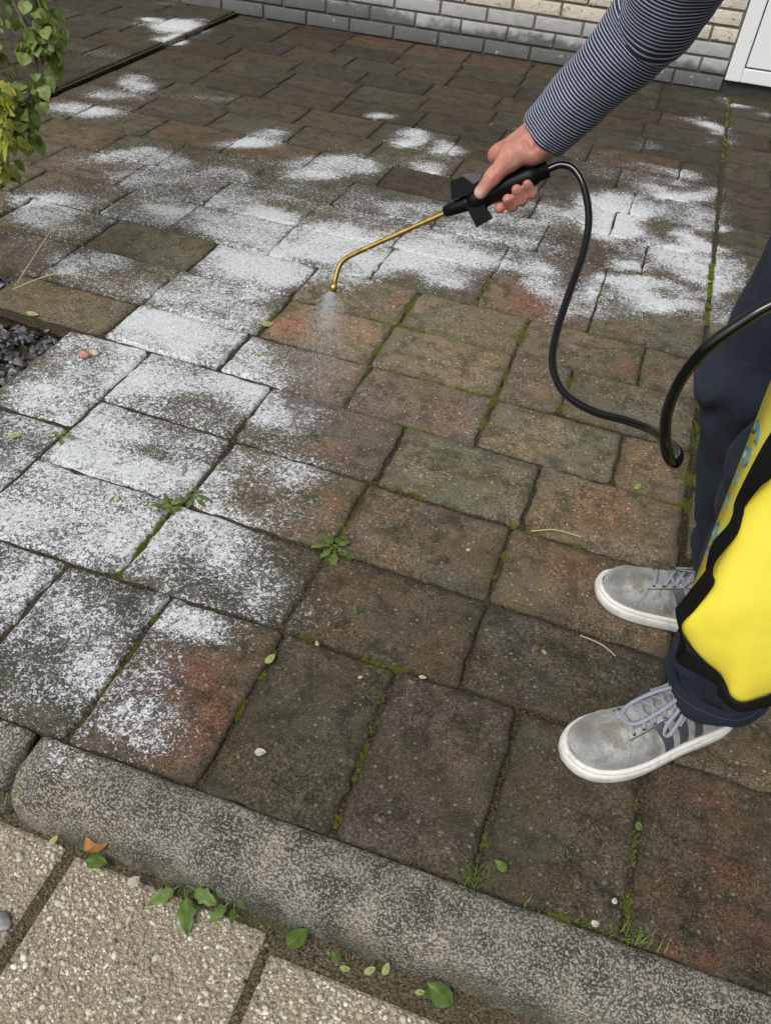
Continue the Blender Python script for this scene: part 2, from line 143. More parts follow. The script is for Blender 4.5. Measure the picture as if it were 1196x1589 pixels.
FOAM_MAP="""00000000000000000000000000000000000000000000000000000000000000000000000000000000000000000000000000000000000000000000000000000000000000000000000
00000000000000000000000000000000000000000000000000000000000000000000000000000001111101353000000000000000000000000000000000000000000000000000000
00000000000000000000000000000000000000000000000000000000000000000000000000000001122111344211000000000000000000000000000000000000000000000000000
00000000000000000000000000000000000000000000000000000000000000000000000000000001123221322222100000000000000000000000000000000000000000000000000
00000000000000000000000000000000000000000000000000000000000000000000000000001111123332334444210000000000000000000000000000000000000000000000000
00000000000000000000000000000000000000000000000000000000000000000000000000011112233334334554210000000000000000000000000000000000000000000000000
00000000000000000000000000000000000000000000000000000000000000000000000000112223333355534444210000000000000000000000000000000000000000000000000
00000000000000000000000000000000000000000000000000000000000000000000000011223334333366533332100000000000000000000000000000000000000000000000000
00000000000000000000000000000000000000000000000000000000000000000000000012334444443355334431000000000000000000000000000000000000000000000000000
00000000000000000000000000000000000000000000000000000000000000000000000113455554445455233321000000000000000000000000000000000000000000000000000
00000000000000000000000000000000000000000000000000000000000000000000000134666654555554333211000000000000000000000000000000000000000000000000000
00000000000000000000000000000000000000000000000000000000000000000000111234556754554543333221000000000000000000000000000000000000000000000000000
00000000000000000000000000000000000000000000000000000000000000000011122333456655443323567764210000000000000000000000000000000000000000000000000
00000000000000000000000000000000000000000000000000000000000000000111223343356544443324666653211000000000000000000000000000000000000000000000000
00000000000000000000000000000000000000000000000000000000000000011112334445554444433333444432211100000000000000000000000000000000000000000000000
00000000000000000000000000000000000000000000000000000000000000111123345566665556544433333223322211000000000000000000000000000000000000000000000
00000000000000000000000000000000000000000000000000000000000000112223455677766556665444333334432321000000000000000000000000000000000000000000000
00000000000000000000000000000000000000000000000000000000000001122223445677765566677654344444432221000000000000000000000000000000000000000000000
00000000000000000000000000000000000000000000000000000000000001122333445556655566777755556444332110000000000000000000000000000000000000000000000
00000000000000000000000000000000000000000000000000000000000000122344455545555666676655567543221000000000000000000000000000000000000000000000000
00000000000000000000000000000000000000000000000000000000000000123334445555555654566655675432110000000000000000000000000000000000000000000000000
00000000000000000000000000000000000000000000000000000000000000112344455666655555456777765421100000000000000000000000000000000000000000000000000
00000000000000000000000000000000000000000000000000000000000000112234555566766656555677654421000000000000000000000000000000000000000000000000000
00000000000000000000000000000000000000000000000000000000000000112234444677776677765455433331000000000000000000000000000000000000000000000000000
00000000000000000000000000000000000000000000000000000000000000112344445888877888765654222332110000000000000000000000000000000000000000000000000
00000000000000000000000000000000000000000000000000000000000000123444446888876777667655322332111000000000000000000000000000000000000000000000000
00000000000000000000000000000000000000000000000000000000000000123444566677654334557753333222111000000000000000000000000000000000000000000000000
00000000000000000000000000000000000000000000000000000000000000134554566667665334445433344432110000000000000000000000000000000000000000000000000
00000000000000000000000000000000000000000000000000000000000000245776656786676544443443334542100000000000000000000000000000000000000000000000000
00000000000000000000000000000000000000000000000000000000000001246765545665555444443443345543210000000000000000000000000000000000000000000000000
00000000000000000000000000000000000000000000000000000000000000246876555666543344443223345543210000000000000000000000000000000000000000000000000
00000000000000000000000000000000000000000000000000000000000000245677554554443334443223322221100000000000000000000000000000000000000000000000000
00000000000000000000000000000000000000000000000000000000000001243555546864433334332222332100000000000000000000000000000000000000000000000000000
00000000000000000000000000000000000000000000000000000000000011234555558876543333323454432100000000000000000000000000000000000000000000000000000
00000000000000000000000000000000000000000000000000000000001112345555567888764333335676432100000000000000000000000000000000000000000000000000000
00000000000000000000000000000000000000000000000000000000011223444444467777776544666575442100000000000000000000000000000000000000000000000000000
00000000000000000000000000000000000000000000000000000000012345444455577887666666666554442100000000000000000000000000000000000000000000000000000
00000000000000000000000000000000000000000000000000000000012234455555666666655777788542222100000000000000000000000000000000000000000000000000000
00000000000000000000000000000000000000000000000000000000111123455556776555545687786431011210000000000000000000000000000000000000000000000000000
00000000000000000000000000000000000000000000000000000000111112334566776667654666655421111110000000000000000000000000000000000000000000000000000
00000000000000000000000000000000000000000000000000000001111122333467866577656676644321110000000000000000000000000000000000000000000000000000000
00000000000000000000000000000000000000000000000000000001112222333567778888766667754321000000000000000000000000000000000000000000000000000000000
00000000000000000000000000000000000000000000000000000001111112234689999989865566533322100000000000000000000000000000000000000000000000000000000
00000000000000000000000000000000000000000000000000000001111122235799999999865555422211100000000000000000000000000000000000000000000000000000000
00000000000000000000000000000000000000000000000000000111112222224799999877776776321111100000000000000000000000000000000000000000000000000000000
00000000000000000000000000000000000000000000000000001111112222223468888877765443211110000000000000000000000000000000000000000000000000000000000
00000000000000000000000000000000000000000000000000011112222223223344566776643321010000000000000000000000000000000000000000000000000000000000000
00000000000000000000000000000000000000000000000000011233333333344565555554444321110000000000000000000000000000000000000000000000000000000000000
00000000000000000000000000000000000000000000011111111366633332345666555445555422111000000000000000000000000000000000000000000000000000000000000
00000000000000000000000000000000000000000000111111112455543322344455556556655432111100000000000000000000000000000000000000000000000000000000000
00000000000000000000000000000000000000000011111221124554444322334445556666654333211000000000000000000000000000000000000000000000000000000000000
00000000000000000000000000000000000000000111112222223455544432223345555555433233211000000000000000000000000000000000000000000000000000000000000
00000000000000000000000000000000000000001111222222212345555431222345445546652222211100000000000000000000000000000000000000000000000000000000000
00000000000000000000000000000000000000001111122222212334555321222244554466654222111000000000000000000000000000000000000000000000000000000000000
00000000000000000000000000000000000000000111112222222222344211222334555566554211111000000000000000000000000000000000000000000000000000000000000
00000000000000000000000000000000000000000112344333321111122111233344567777775311111000000000000000000000000000000000000000000000000000000000000
00000000000000000000000000000000000000111124567644432212221111234456678888898531221000000000000000000000000000000000000000000000000000000000000
00000000000000000000000000000000000000111235665533433222221111344577899999998532222000000000000000000000000000000000000000000000000000000000000
00000000000000000000000000000000000001112345665443333322221112355578899999998643333100000000000000000000000000000000000000000000000000000000000
00000000000000000000000000000000000001123455665553222222211112345679899999998764344421000000000000000000000000000000000000000000000000000000000
00000000000000000000000000000000000001235766555642233332211112235678789999998665544442100000000000000111100000000000000000000000000000000000000
00000000000000000000000000000000000011235777877653333333222111234567788998754434675432100000000000000122211110000000000000000000000000000000000
00000000000000000000000000000000000011235788876543443333443222355555667777543355677642101331000000001123311110000000000000000000000000000000000
00000000000000000000000000000000000001123467876544433334544444578887788879877675666666213554210000001124432210000000000000000000000000000000000
00000000000000000000000000000000000000111245666554333345445566888888887778989996678865334679952100001223443320000000000000000000000000000000000
00000000000000000000000000000000000000111233344433333355666556777788888768878899888876556788742100011234444431100000000000000000000000000000000
00000000000000000000000000000000000000011122222333223577787777776778887656777777777878987665542100123334544433332100000000000000000000000000000
00000000000000000000000000000000000000011122222222224545677777777788887767777776567879998766542110136664344333343110000001000000000000000000000
00000000000000000000000000000000000000011111122334433344434567667777877666777888865788998765442111255554347233333332122212000000000000000000000
00000000000000000000000000000000000000001111122344443345434544456777666556788998986589999776654321266643257534567863223313100000000000000000000
00000000000000000000000000000000000000110111123454444444444555546778776546877877885799889998874432356532357645678996333344310000000000000000000
00000000000000000000000000000000000000111111234555443443455566556788875545666776665689989999986665566532246445789999764455311000000000000000000
00000000000000000000000000000000000011121111344455544443455554445676444333466765665777777999976665677632235347799657975444221000000000000000000
00000000000000000000000000000000000112232211234555555444444444554332222222344444445677665777655444566422236689986335554433321000000000000000000
00000000000000000000000000000000001112333333223455554554444444443212221222233245334456676676655544543222226999987445544434321000000000000000000
00000000000000000000000000000000000011224554333345554554444344333333222333333333223445788544443334422222112357888666546632111000000000000000000
00000000000000000000000000000000000012225765334554455554443333233343333333344443344444455545544433232221222222688766316620010000000000000000000
00000000000000000000000000000000000001113555444456444444433444334444433333333334444553345555544444433222112464123442337851011000000000000000000
00000000000000000000000000000000000000012355544555543345444444334444433333333334554442344455555555543322211699863125874784110000000000000000000
00000000000000000000000000000000000000011245554455553235544443344444333333333334454442344544444444443322212358765457888757420000000000000000000
00000000000000000000000000000000000000001125554555543234555543233344333333333446544443235544433333322222112234346567787775620000000000000000000
00000000000000000000000000000000000000000113554443332222344433233333322333344445554454222343322344322222111133348888888766420000000000000000000
00000000000000000000000000000000000000000012443332111122233222334643322233333223444555433345444444422222123344459889999775321000000000000000000
00000000000000000000000000000000000000000001122221111122222212247775322222222222223456544545544444432221233444579889998875310000000000000000000
00000000000000000000000000000001110000000000012110001222222222346777753222221111112223534555443444432223565434469999987778400000000000000000000
00000000000000000000000000000011110000000000001100001122223223345799995221111111112112323444443444433235687444568999867765310000000000000000000
00000000000000000000000001112111100000000000000000111112222223345678985321111111111111122444443334433246889863555799643565210000000000000000000
00000000000000000000000123433322110000000000000001233211111112245687766433210000010001122334443334444368789985444446887622200000000000000000000
00000000000000000000001345765554321110000000000001356642111111234677765543211000000000122223344344445457679997353135898851000000000000000000000
00000000000000000000002356876676532110000000000000135994210001234667777775321000000000111233334444456656789997421368877431000000000000000000000
00000000000000000000001247877778743110000000000000002999631110134567877776421000000000011232224444445556887874212899842000000000000000000000000
00000000000000000000000124567788853210000000000000001499984210012467987776421001000000000111122233334567887653211588421000000000000000000000000
00000000000000000000000012334455653211000000000000011357564100000258887766421123100000000011122222213567778974211244110000000000000000000000000
00000000000000000000000001112223543210000000000000011357774210011125787764331135542100000001222222123576788997312223321000000000000000000000000
00000000000000000000000001111112333110000000000000001366654210011222445432221266773200000001122221123577888999523455644310000000000000000000000
00000000000000000000000012333211111100000000000000001256653210011222222222112576762100000000122221123567887899743256655631000000000000000000000
00000000000000000000000013556421000000000000000000000136674210011112222222124555752100000000122211124557778777765445543531000000000000000000000
00000000000000000000000112466652211000000000000000000025773110111111112111123333542100000000011111123445766657765444544210000000000000000000000
00000000000000000000000111355553332100000000000000000013422110011110001000012322332000000000000000011245777656544444664210000000000000000000000
00000000000000000000000112345445532100000000000000000001211110001100000000001112232100000000000000001124565544444445664210000000000000000000000
00000000000000000000000011222223432100000000000000000001111110000000000024300134333210000000000000000112333443323444544310000000000000000000000
00000000000000000000000001112444322100000000000000000000000000000000000147721245532100000000000000000111223343552334333210000000000000000000000
00000000000000000000000000134665432000000001000000000000000000000000000248872245663100000000000000100011112343999972222210000000000000000000000
00000000000000000000000001366677531011111111100000000000000000000000000235673146665200000000000001111011112235789997412210000000000000000000000
00000000000000110000000002478777410001223222100000000000000000000000000223673136665100000000000001122222122455666788851111000000000000000000000
00000000000000111110000002466775200001123333310000000000000000000000001234676257652000000000000011222333323467763457861110000000000000000000000
00000000000000011111000002455442000000111123321000000000000000000000001256676255310000000000000221222333332334321334682100000000000000000000000
00000000000000011111100014555420000000000001211000000000000000000000001246773210000000000000000122222333332344423322483100000000000000000000000
00000000000000000011110025554300000000000000000000000000000000000000000236752100000000000000010012222323332234325531364110000000000000000000000
00000000000000000001111012333200000000000000000000000000000000000000000124531000000000000000000000122222333223334432135310000000000000000000000
00000000000000001111111100111100000000000000000000000000000002101573000002210000000000000000000122223322122233223322112100000000000000000000000
00000000000000111111111111100000000000000000000000000000000000122488310000000000000000000000001122211111223233445433210000000000000000000000000
00000000000001122221111121110000000000000000000000000000000000001289720000000000000000000000001222222211233235556554200000000000000000000000000
00000000001111222222222111100000000000000000000000000000000000000146520000000000000000000000011122221210113456556663100000000000000000000000000
00000000011112222222222111100000000000000000000000000000000000000010000000000000000000000000000112211211011100002531000000000000000000000000000
00000000000011122111111110000000000000000000000000000000000000000000000000000000000000000000000001111221000000000000000000000000000000000000000
00000000000001112111111100000000000000000000000000000000000000000000000000000000000010000000000000001121100000000000000000000000000000000000000
00000000000000011111000000000000000000000000000000000000000000000000000000000000001210010000000000000000000000000000000000000000000000000000000
00000000000000000000000000000000000000000000000000000000000000000000000000000000001310132100000000000000000000000000000000000000000000000000000
00000000000000000000000000000000000000000000000000000000000000000000000000000000000110023310000000000000000000000000000000000000000000000000000
00000000000000000000000000000000000000000000000000000000000000000000000000000000000000002320000000000000123210000000000000000000000000000000000
00000000000000000000000000000000000000000000000000000000000000000000000000000000000000001320000000000001113331000000000000000000000000000000000
00000000000000000000000000000000000000000000000000000000000000000000000000000000000000001221000000000000012332000000000000000000000000000000000
00000000000000000000000000000000000000000000000000000000000000000000000000000000000000000210000000000000013331000000000000000000000000000000000
00000000000000000000200000000000000000000000000000000000000000000000000000000000000000000110000000000000002310000000000000000000000000000000000
00000000000000000002310000000000000000000000000000000000000000000000000000000000000000000000000000000000000000000000000000000000000000000000000
00000000000000000014751000000000000000000000000000000000000000000000000000000000000000000000000000000000000000000010000000000000000000000000000
00000000000000000035999300000000000000000000000000000000000000000000000000000000000000000000000000000000000000001233000000000000000000000000000
00000000000000000133599930000000000000000000000000000000000000000000000000000000000000000000000000000000000000000002110000000000000000000000000
00000000000000000112599930000000000000000000000000000000000000000000000000000000000000000000000000000000000000000001311000000000000000000000000
00000000000000001332699820000000000000000000000000000000000000000000000000000000000000000000000000000000000000000001312320000000000000000000000
00000000000000014553696100000000000000000000000000000000000000000000000000000000000000000000000000000000000000000001101331000000000000000000000
00000000000231135654372000000000000000000000000000000000000000000000000000000000000000000000000000000000000000000000001210000000000000000000000
00000000001351379997444100000000000000000000000000000000000000000000000000000000000000000000000000000000000000000000111210000000000000000000000
00000000002333799999754210000000000000000000000000000000000000000000000000000000000000000000000000000000000000000001453221000000000000000000000
00000000002323699998863211000000000000000000000000000000000000000000000000000000000000000000000000000000000000000001364221000000000000000000000
00000000013434589998763110000000000000000000000000000000000000000000000000000000000000000000000000000000010000000011364221000000000000000000000
00000000016994699999764210000000000000000000000000000000000000000000000000000000000000000000000000000000011111001467895210000000000000000000000
00000000001895799999875210000000000000000000000000000000000000000000000000000000000000000000000000000000011233322577864200000000000000000000000
00000000000144489999875210000000000000000000000000000000000000000000000000000000000000000000000000000000001111233356532100000000000000000000000
00000000000001158997554200000000000000000000000000000000000000000000000000000000000000000000000000000000000000123333210000000000000000000000000
00000000000000134565443100000000000000000000000000000000000000000000000000000000000000000000000000000000000000001332210000000000000000000000000
00000000000000122343321000000000000000000000000000000000000000000000000000000000000000000000000000000000000000000122110000000000000000000000000
00000000000000011233310000000000000000000000000000000000000000000000000000000000000000000000000000000000000000000011000000000000000000000000000
00000000000000001234210000000000000000000000000000000000000000000000000000000000000000000000000000000000000000000000000000000000000000000000000
00000000000000000000000000000000000000000000000000000000000000000000000000000000000000000000000000000000000000000000000000000000000000000000000
00000000000000000000000000000000000000000000000000000000000000000000000000000000000000000000000000000000000000000000000000000000000000000000000
00000011000000000000000000000000000000000000000000000000000000000000000000000000000000000000000000000000000000000000000000000000000000000000000
00000122100000000000000000000000000000000000000000000000000000000000000000000000000000000000000000000000000000000000000000000000000000000000000
00000123210000000000000000000000000000000000000000000000000000000000000000000000000000000000000000000000000000000000000000012331000000000000000
00000013332000000000000000000000000000000000000000000000000000000000000000000000000000000000000000000000000000000000000000025773000000000000000
00000012321000000000000000000000000000000000000000000000000000000000000000000000000000000000000000000000000000000000000111013442000000000000000
00000012200000000000000000000000000000000000000000000000000000000000000000000000000000000000000000000000000000000000013653200121000000000000000
00000000100000000000000000000000000000000000000000000000000000000000000000000000000000000000000000000000000000000000125766310000000000000000000
00000000000000122211000000000000000000000000000000000000000000000000000000000000000000000000000000000000000000000001344566521000000000000000000
00000000011001234310000000000000000000000000000000000000000000000000000000000000000000000000000000000000000000000001345665421000000000000000000
00000000011012443100000000000000000000000000000000000000000000000000000000000000000000000000000000000000000000000001235554431000000000000000000
00000000000013333110000000000000000000000000000000000000000000000000000000000000000000000000000000000000000000000000234655531000000000000000000"""
FOAM_ORIGIN,FOAM_CELL=(-2.700,0.400),0.025
K={
'hose':[(-0.1498,1.2473,0.5983),(-0.1379,1.248,0.606),(-0.1229,1.2519,0.6133),(-0.1029,1.2486,0.6117),(-0.0808,1.2313,0.5949),(-0.0617,1.1951,0.5667),(-0.0554,1.1537,0.5366),(-0.0572,1.1019,0.5053),(-0.0582,1.0435,0.4742),(-0.0538,0.9977,0.4548),(-0.0415,0.9626,0.4442),(-0.0185,0.93,0.4407),(0.0183,0.9022,0.4457),(0.0578,0.8733,0.4636),(0.0866,0.8367,0.4837),(0.1033,0.7863,0.5074),(0.1104,0.7383,0.5291),(0.1042,0.6963,0.5458),(0.0928,0.6824,0.5638),(0.0834,0.6864,0.5853),(0.0785,0.6895,0.6119),(0.0809,0.6888,0.6473),(0.0922,0.6891,0.6811),(0.1108,0.696,0.7053),(0.1287,0.7033,0.7227),(0.1643,0.7188,0.7436),(0.2133,0.7395,0.7517)],
'lance':[(-0.2654,1.2217,0.53),(-0.2791,1.2199,0.5201),(-0.3263,1.213,0.4892),(-0.3652,1.2066,0.4639),(-0.4051,1.1995,0.4381),(-0.4235,1.1963,0.4252),(-0.433,1.1927,0.4167),(-0.4381,1.1865,0.4057),(-0.4393,1.1792,0.3926),(-0.4396,1.1737,0.3811)],
'nozzle':[(-0.4394,1.1759,0.3848),(-0.4393,1.1731,0.3803),(-0.4398,1.1717,0.3762),(-0.4399,1.1697,0.3712)],
'spraydir':[(-0.4399,1.1697,0.3712),(-0.4577,1.1525,0.2201)],
'handle_frame':[(-0.18191,1.24048,0.57945),(-0.84531,-0.18731,-0.50037),(-0.53271,0.22367,0.8162),(-0.04096,0.9565,-0.28885)],
'wrist':[(-0.1615,1.2735,0.639)],
'elbow':[(-0.0476,1.2485,0.8093)],
'shoulder':[(-0.033,0.9951,0.909)],
'strap_a':[(0.1713,0.6633,0.6839),(0.1643,0.6586,0.6296),(0.1609,0.651,0.6006),(0.1585,0.6422,0.5628),(0.1613,0.6379,0.5472),(0.1614,0.6363,0.5337),(0.1543,0.6295,0.514),(0.1574,0.6239,0.4896),(0.1579,0.6217,0.4829),(0.1479,0.6105,0.4476),(0.1461,0.6067,0.4382),(0.1601,0.6038,0.4107),(0.1626,0.5998,0.3956),(0.1682,0.5953,0.3791),(0.2107,0.5959,0.3651),(0.2154,0.5922,0.3555),(0.2287,0.5893,0.346),(0.245,0.5901,0.3423),(0.27,0.5988,0.3548),(0.315,0.6173,0.3763)],
'strap_b':[(0.1989,0.6534,0.6661),(0.1769,0.6353,0.602),(0.1725,0.6388,0.5848),(0.169,0.6416,0.5592),(0.1708,0.6412,0.548),(0.1723,0.6339,0.5283),(0.1631,0.6215,0.5033),(0.1655,0.6222,0.4857),(0.1704,0.6179,0.4755),(0.164,0.6115,0.4441),(0.156,0.5999,0.4284),(0.168,0.6004,0.405),(0.171,0.6003,0.3938),(0.1722,0.6058,0.3889),(0.2119,0.603,0.3722),(0.217,0.5985,0.3617),(0.2308,0.5944,0.3506),(0.2428,0.5951,0.3481),(0.267,0.6054,0.3625),(0.312,0.6242,0.3843)],
'bag_front':[(0.1938,0.6599,0.6669),(0.1769,0.6426,0.6022),(0.171,0.645,0.5769),(0.1679,0.6408,0.5513),(0.1671,0.6304,0.5114),(0.1661,0.6232,0.4821),(0.1617,0.61,0.4476),(0.156,0.602,0.4261),(0.1693,0.6011,0.4069),(0.1821,0.6003,0.3952),(0.1961,0.6007,0.3845),(0.2107,0.6005,0.3758),(0.2205,0.5971,0.3666),(0.2285,0.5929,0.3571),(0.2379,0.5925,0.3526),(0.2463,0.5949,0.3528),(0.2614,0.6033,0.3589),(0.275,0.6101,0.3651),(0.3264,0.6235,0.3797),(0.3573,0.6409,0.448),(0.3211,0.6644,0.5852),(0.2544,0.6725,0.6707)],
'bag_back':[(0.1672,0.7656,0.7034),(0.165,0.7508,0.6299),(0.1647,0.7322,0.5812),(0.1652,0.7189,0.5379),(0.1649,0.6973,0.4861),(0.1641,0.6756,0.4491),(0.1633,0.6582,0.4165),(0.164,0.6448,0.4023),(0.1773,0.6336,0.3841),(0.1934,0.637,0.3715),(0.2065,0.6326,0.3633),(0.2217,0.6319,0.3584),(0.231,0.6277,0.3515),(0.2376,0.6245,0.3464),(0.2446,0.622,0.3418),(0.2515,0.6234,0.3413),(0.2665,0.6315,0.3457),(0.2818,0.6388,0.349),(0.3384,0.6622,0.3578),(0.3763,0.6898,0.4202),(0.341,0.7352,0.5652),(0.264,0.7611,0.672)],
'shoe_near':[(0.1136,0.7116,0.0)],
'mark':[(0.1668,0.7181,0.5807),(0.1669,0.7142,0.5472)],
'leaves':[(-0.7763,1.5827,0.0),(-0.7168,1.4634,0.0),(0.1511,1.3404,0.0),(-1.0343,0.9861,0.0),(-0.7443,0.907,0.0),(-0.1187,1.0402,0.0),(0.0593,0.8662,0.0),(-0.2505,0.8258,0.0),(-0.1178,0.7486,0.0),(-0.203,0.7101,0.0),(-0.2824,0.7433,0.0),(-0.3435,0.6823,0.0),(-0.2933,0.5392,0.0),(0.0767,0.5039,0.0),(0.2319,0.6215,0.0),(-0.1482,0.338,0.0),(-0.07,1.7449,0.0),(-1.2863,1.3859,0.0),(0.2463,2.3503,0.0),(-1.0661,1.2928,0.0),(-1.0139,3.1823,0.0),(-0.5181,1.807,0.0),(-0.0774,1.3067,0.0),(0.1891,0.4782,0.0),(0.2128,0.5119,0.0)],
'weeds':[(-0.3163,0.3718,-0.075),(-0.2464,0.378,-0.075),(-0.5174,0.3772,-0.075),(-0.35,0.3608,-0.075)],
'weeds_patio':[(-0.3378,0.9579,0.0),(-0.6261,0.9747,0.0),(-0.9419,1.0241,0.0),(-0.6509,0.9294,0.0)],
'grass':[(0.0399,0.4803,0.0),(0.2443,0.4829,0.0),(0.2702,1.5571,0.0),(-0.0407,0.4759,0.0),(0.1771,0.4778,0.0),(0.2537,1.4227,0.0),(-0.5604,0.3775,0.0)],
'moss':[(-0.4782,1.906,0.0),(-0.483,1.733,0.0),(-0.4045,1.7282,0.0),(-0.4709,1.6051,0.0),(-0.1828,1.7179,0.0),(-0.1812,1.355,0.0),(-0.1881,1.5399,0.0),(-0.2793,1.5158,0.0),(-0.0316,1.7298,0.0),(-0.0423,1.5546,0.0),(-0.4825,1.5297,0.0),(-0.8286,1.7904,0.0),(-0.9619,1.7799,0.0),(-0.9799,1.7427,0.0),(-0.6231,1.3391,0.0),(-0.5316,1.5297,0.0)],
'moss_lines':[((-0.478,1.906),(-0.483,1.733),30,0.004),((-0.483,1.733),(-0.405,1.728),35,0.006),((-0.477,1.716),(-0.484,1.535),25,0.004),((-0.183,1.718),(-0.181,1.355),22,0.003),((-0.403,1.729),(-0.185,1.726),10,0.002),((-0.483,1.53),(-0.188,1.54),10,0.0025),((-0.284,1.533),(-0.187,1.535),20,0.004),((-0.032,1.73),(-0.042,1.555),24,0.004),((-0.178,1.911),(-0.182,1.773),22,0.005),((-0.183,1.727),(-0.035,1.725),16,0.004),((-0.019,1.718),(0.108,1.737),14,0.004),((-0.478,1.35),(-0.477,1.515),8,0.002),((-0.679,1.361),(-0.478,1.35),6,0.002),((-0.764,1.744),(-0.483,1.733),8,0.002),((-0.323,1.158),(-0.05,1.146),8,0.002),((-0.029,1.138),(0.073,1.135),8,0.003),((-0.326,1.152),(-0.345,0.929),5,0.003),((-0.049,1.119),(-0.06,0.937),5,0.003),((-0.153,0.723),(-0.15,0.483),9,0.003),((-0.316,0.756),(-0.139,0.754),12,0.003),((-0.339,0.747),(-0.344,0.573),9,0.003),((-0.641,0.761),(-0.649,0.875),14,0.004),((-0.652,0.874),(-0.676,0.957),40,0.007),((-0.542,0.717),(-0.538,0.488),6,0.002),((-0.962,1.78),(-0.754,1.745),16,0.004),((-0.783,1.596),(-0.763,1.647),14,0.004),((-0.629,2.04),(-0.628,1.927),18,0.004),((-0.644,2.135),(-0.593,2.126),20,0.005),((-0.33,2.134),(-0.332,1.924),10,0.004),((-0.924,2.12),(-0.874,2.162),12,0.004),((-1.594,2.363),(-1.4,2.351),20,0.006),((-1.54,1.993),(-1.525,2.139),14,0.007),((-1.127,2.372),(-1.107,2.354),30,0.008),((-0.918,2.861),(-0.925,2.682),8,0.004),((-0.888,2.992),(-0.887,2.844),8,0.005),((-0.04,2.472),(-0.041,2.376),14,0.005),((0.257,2.536),(0.254,2.113),8,0.004),((-0.059,2.782),(-0.027,2.659),20,0.008),((0.261,1.79),(0.257,1.525),14,0.008),((0.253,1.53),(0.249,1.336),14,0.008),((-0.037,3.18),(0.11,3.064),10,0.006),((0.096,0.474),(0.202,0.471),12,0.003),((0.248,4.331),(0.252,3.354),4,0.004),((-1.202,2.03),(-1.124,2.0),8,0.006),((-1.07,1.86),(-1.018,1.853),14,0.008),((0.226,1.131),(0.237,1.341),6,0.006),((-0.029,2.118),(-0.036,2.203),14,0.005),((-0.285,0.947),(-0.355,0.954),14,0.004),((0.042,0.542),(0.045,0.478),8,0.004),((0.224,0.669),(0.233,0.496),5,0.004)],
'rust':[(0.333,0.711,0.024,0.9),(0.349,0.62,0.027,0.6),(0.284,0.482,0.016,0.9),(0.327,0.487,0.018,0.8),(0.394,0.551,0.05,0.35),(-0.437,0.609,0.066,0.75),(-0.441,0.524,0.054,0.4),(-0.371,0.564,0.046,0.6),(0.082,1.791,0.026,0.9),(-0.437,1.21,0.049,0.55),(-0.454,1.346,0.028,0.3),(0.07,1.082,0.048,0.45),(-0.728,1.607,0.07,0.6),(-0.509,1.841,0.042,0.5),(-0.381,1.068,0.027,0.6),(-0.185,1.135,0.019,0.5),(-0.154,2.023,0.108,0.7),(-1.089,4.298,0.135,0.6),(-0.816,4.234,0.134,0.6),(-1.382,4.286,0.135,0.5),(-0.251,1.415,0.042,0.4),(0.104,1.262,0.065,0.35),(-0.685,2.968,0.097,0.2),(0.096,3.26,0.105,0.3)],
'lowleaves':[(-0.459,0.3599,-0.07),(-0.3792,0.3404,-0.07),(-0.1582,0.3448,-0.07),(0.0554,0.3539,-0.07),(-0.5049,0.3509,-0.07),(-0.0873,0.3453,-0.07),(-0.0569,0.3495,-0.07),(-0.0335,0.3558,-0.07),(0.008,0.3509,-0.07),(-0.4492,0.3495,-0.07),(-0.5091,0.2492,-0.07),(-0.0902,0.3506,-0.07)]}


# ------------------------------------------------------------------ helpers
def mesh_obj(name, verts, faces, mat=None, parent=None, smooth=True, loc=(0, 0, 0), attrs=None):
    me = bpy.data.meshes.new(name)
    me.from_pydata([tuple(v) for v in verts], [], [tuple(int(i) for i in f) for f in faces])
    me.update()
    if smooth:
        me.polygons.foreach_set('use_smooth', [True] * len(me.polygons))
    if mat is not None:
        for m_ in (mat if isinstance(mat, (list, tuple)) else [mat]):
            me.materials.append(m_)
    for k, a in (attrs or {}).items():
        at = me.attributes.new(k, 'FLOAT', 'POINT')
        at.data.foreach_set('value', np.asarray(a, dtype=np.float32))
    o = bpy.data.objects.new(name, me)
    COL.objects.link(o)
    o.location = loc
    if parent is not None:
        o.parent = parent
    return o

def empty(name, loc=(0, 0, 0)):
    o = bpy.data.objects.new(name, None)
    COL.objects.link(o)
    o.location = loc
    return o

def tag(o, label=None, cat=None, group=None, kind=None):
    if label: o['label'] = label
    if cat: o['category'] = cat
    if group: o['group'] = group
    if kind: o['kind'] = kind
    return o

def box(cx, cy, cz, sx, sy, sz, b=0.0):
    """bevelled box as verts, faces"""
    bm = bmesh.new()
    bmesh.ops.create_cube(bm, size=1.0)
    for v in bm.verts:
        v.co = Vector((v.co.x * sx, v.co.y * sy, v.co.z * sz))
    if b:
        bmesh.ops.bevel(bm, geom=bm.edges[:], offset=b, segments=2, affect='EDGES', profile=0.6)
    bm.verts.index_update()
    vs = [(v.co.x + cx, v.co.y + cy, v.co.z + cz) for v in bm.verts]
    fs = [[v.index for v in f.verts] for f in bm.faces]
    bm.free()
    return vs, fs

def join(parts):
    V, F = [], []
    for v, f in parts:
        n = len(V)
        V.extend([tuple(q) for q in v])
        F.extend([[i + n for i in q] for q in f])
    return V, F

def catmull(pts, n=8, closed=False):
    p = [np.array(q, float) for q in pts]
    out = []
    m = len(p)
    rng = range(m if closed else m - 1)
    for i in rng:
        if closed:
            a, b, c, d = p[i - 1], p[i], p[(i + 1) % m], p[(i + 2) % m]
        else:
            a, b, c, d = p[max(i - 1, 0)], p[i], p[i + 1], p[min(i + 2, m - 1)]
        for k in range(n):
            t = k / n
            out.append(0.5 * ((2 * b) + (c - a) * t + (2 * a - 5 * b + 4 * c - d) * t * t + (3 * b - a - 3 * c + d) * t ** 3))
    if not closed:
        out.append(p[-1])
    return np.array(out)

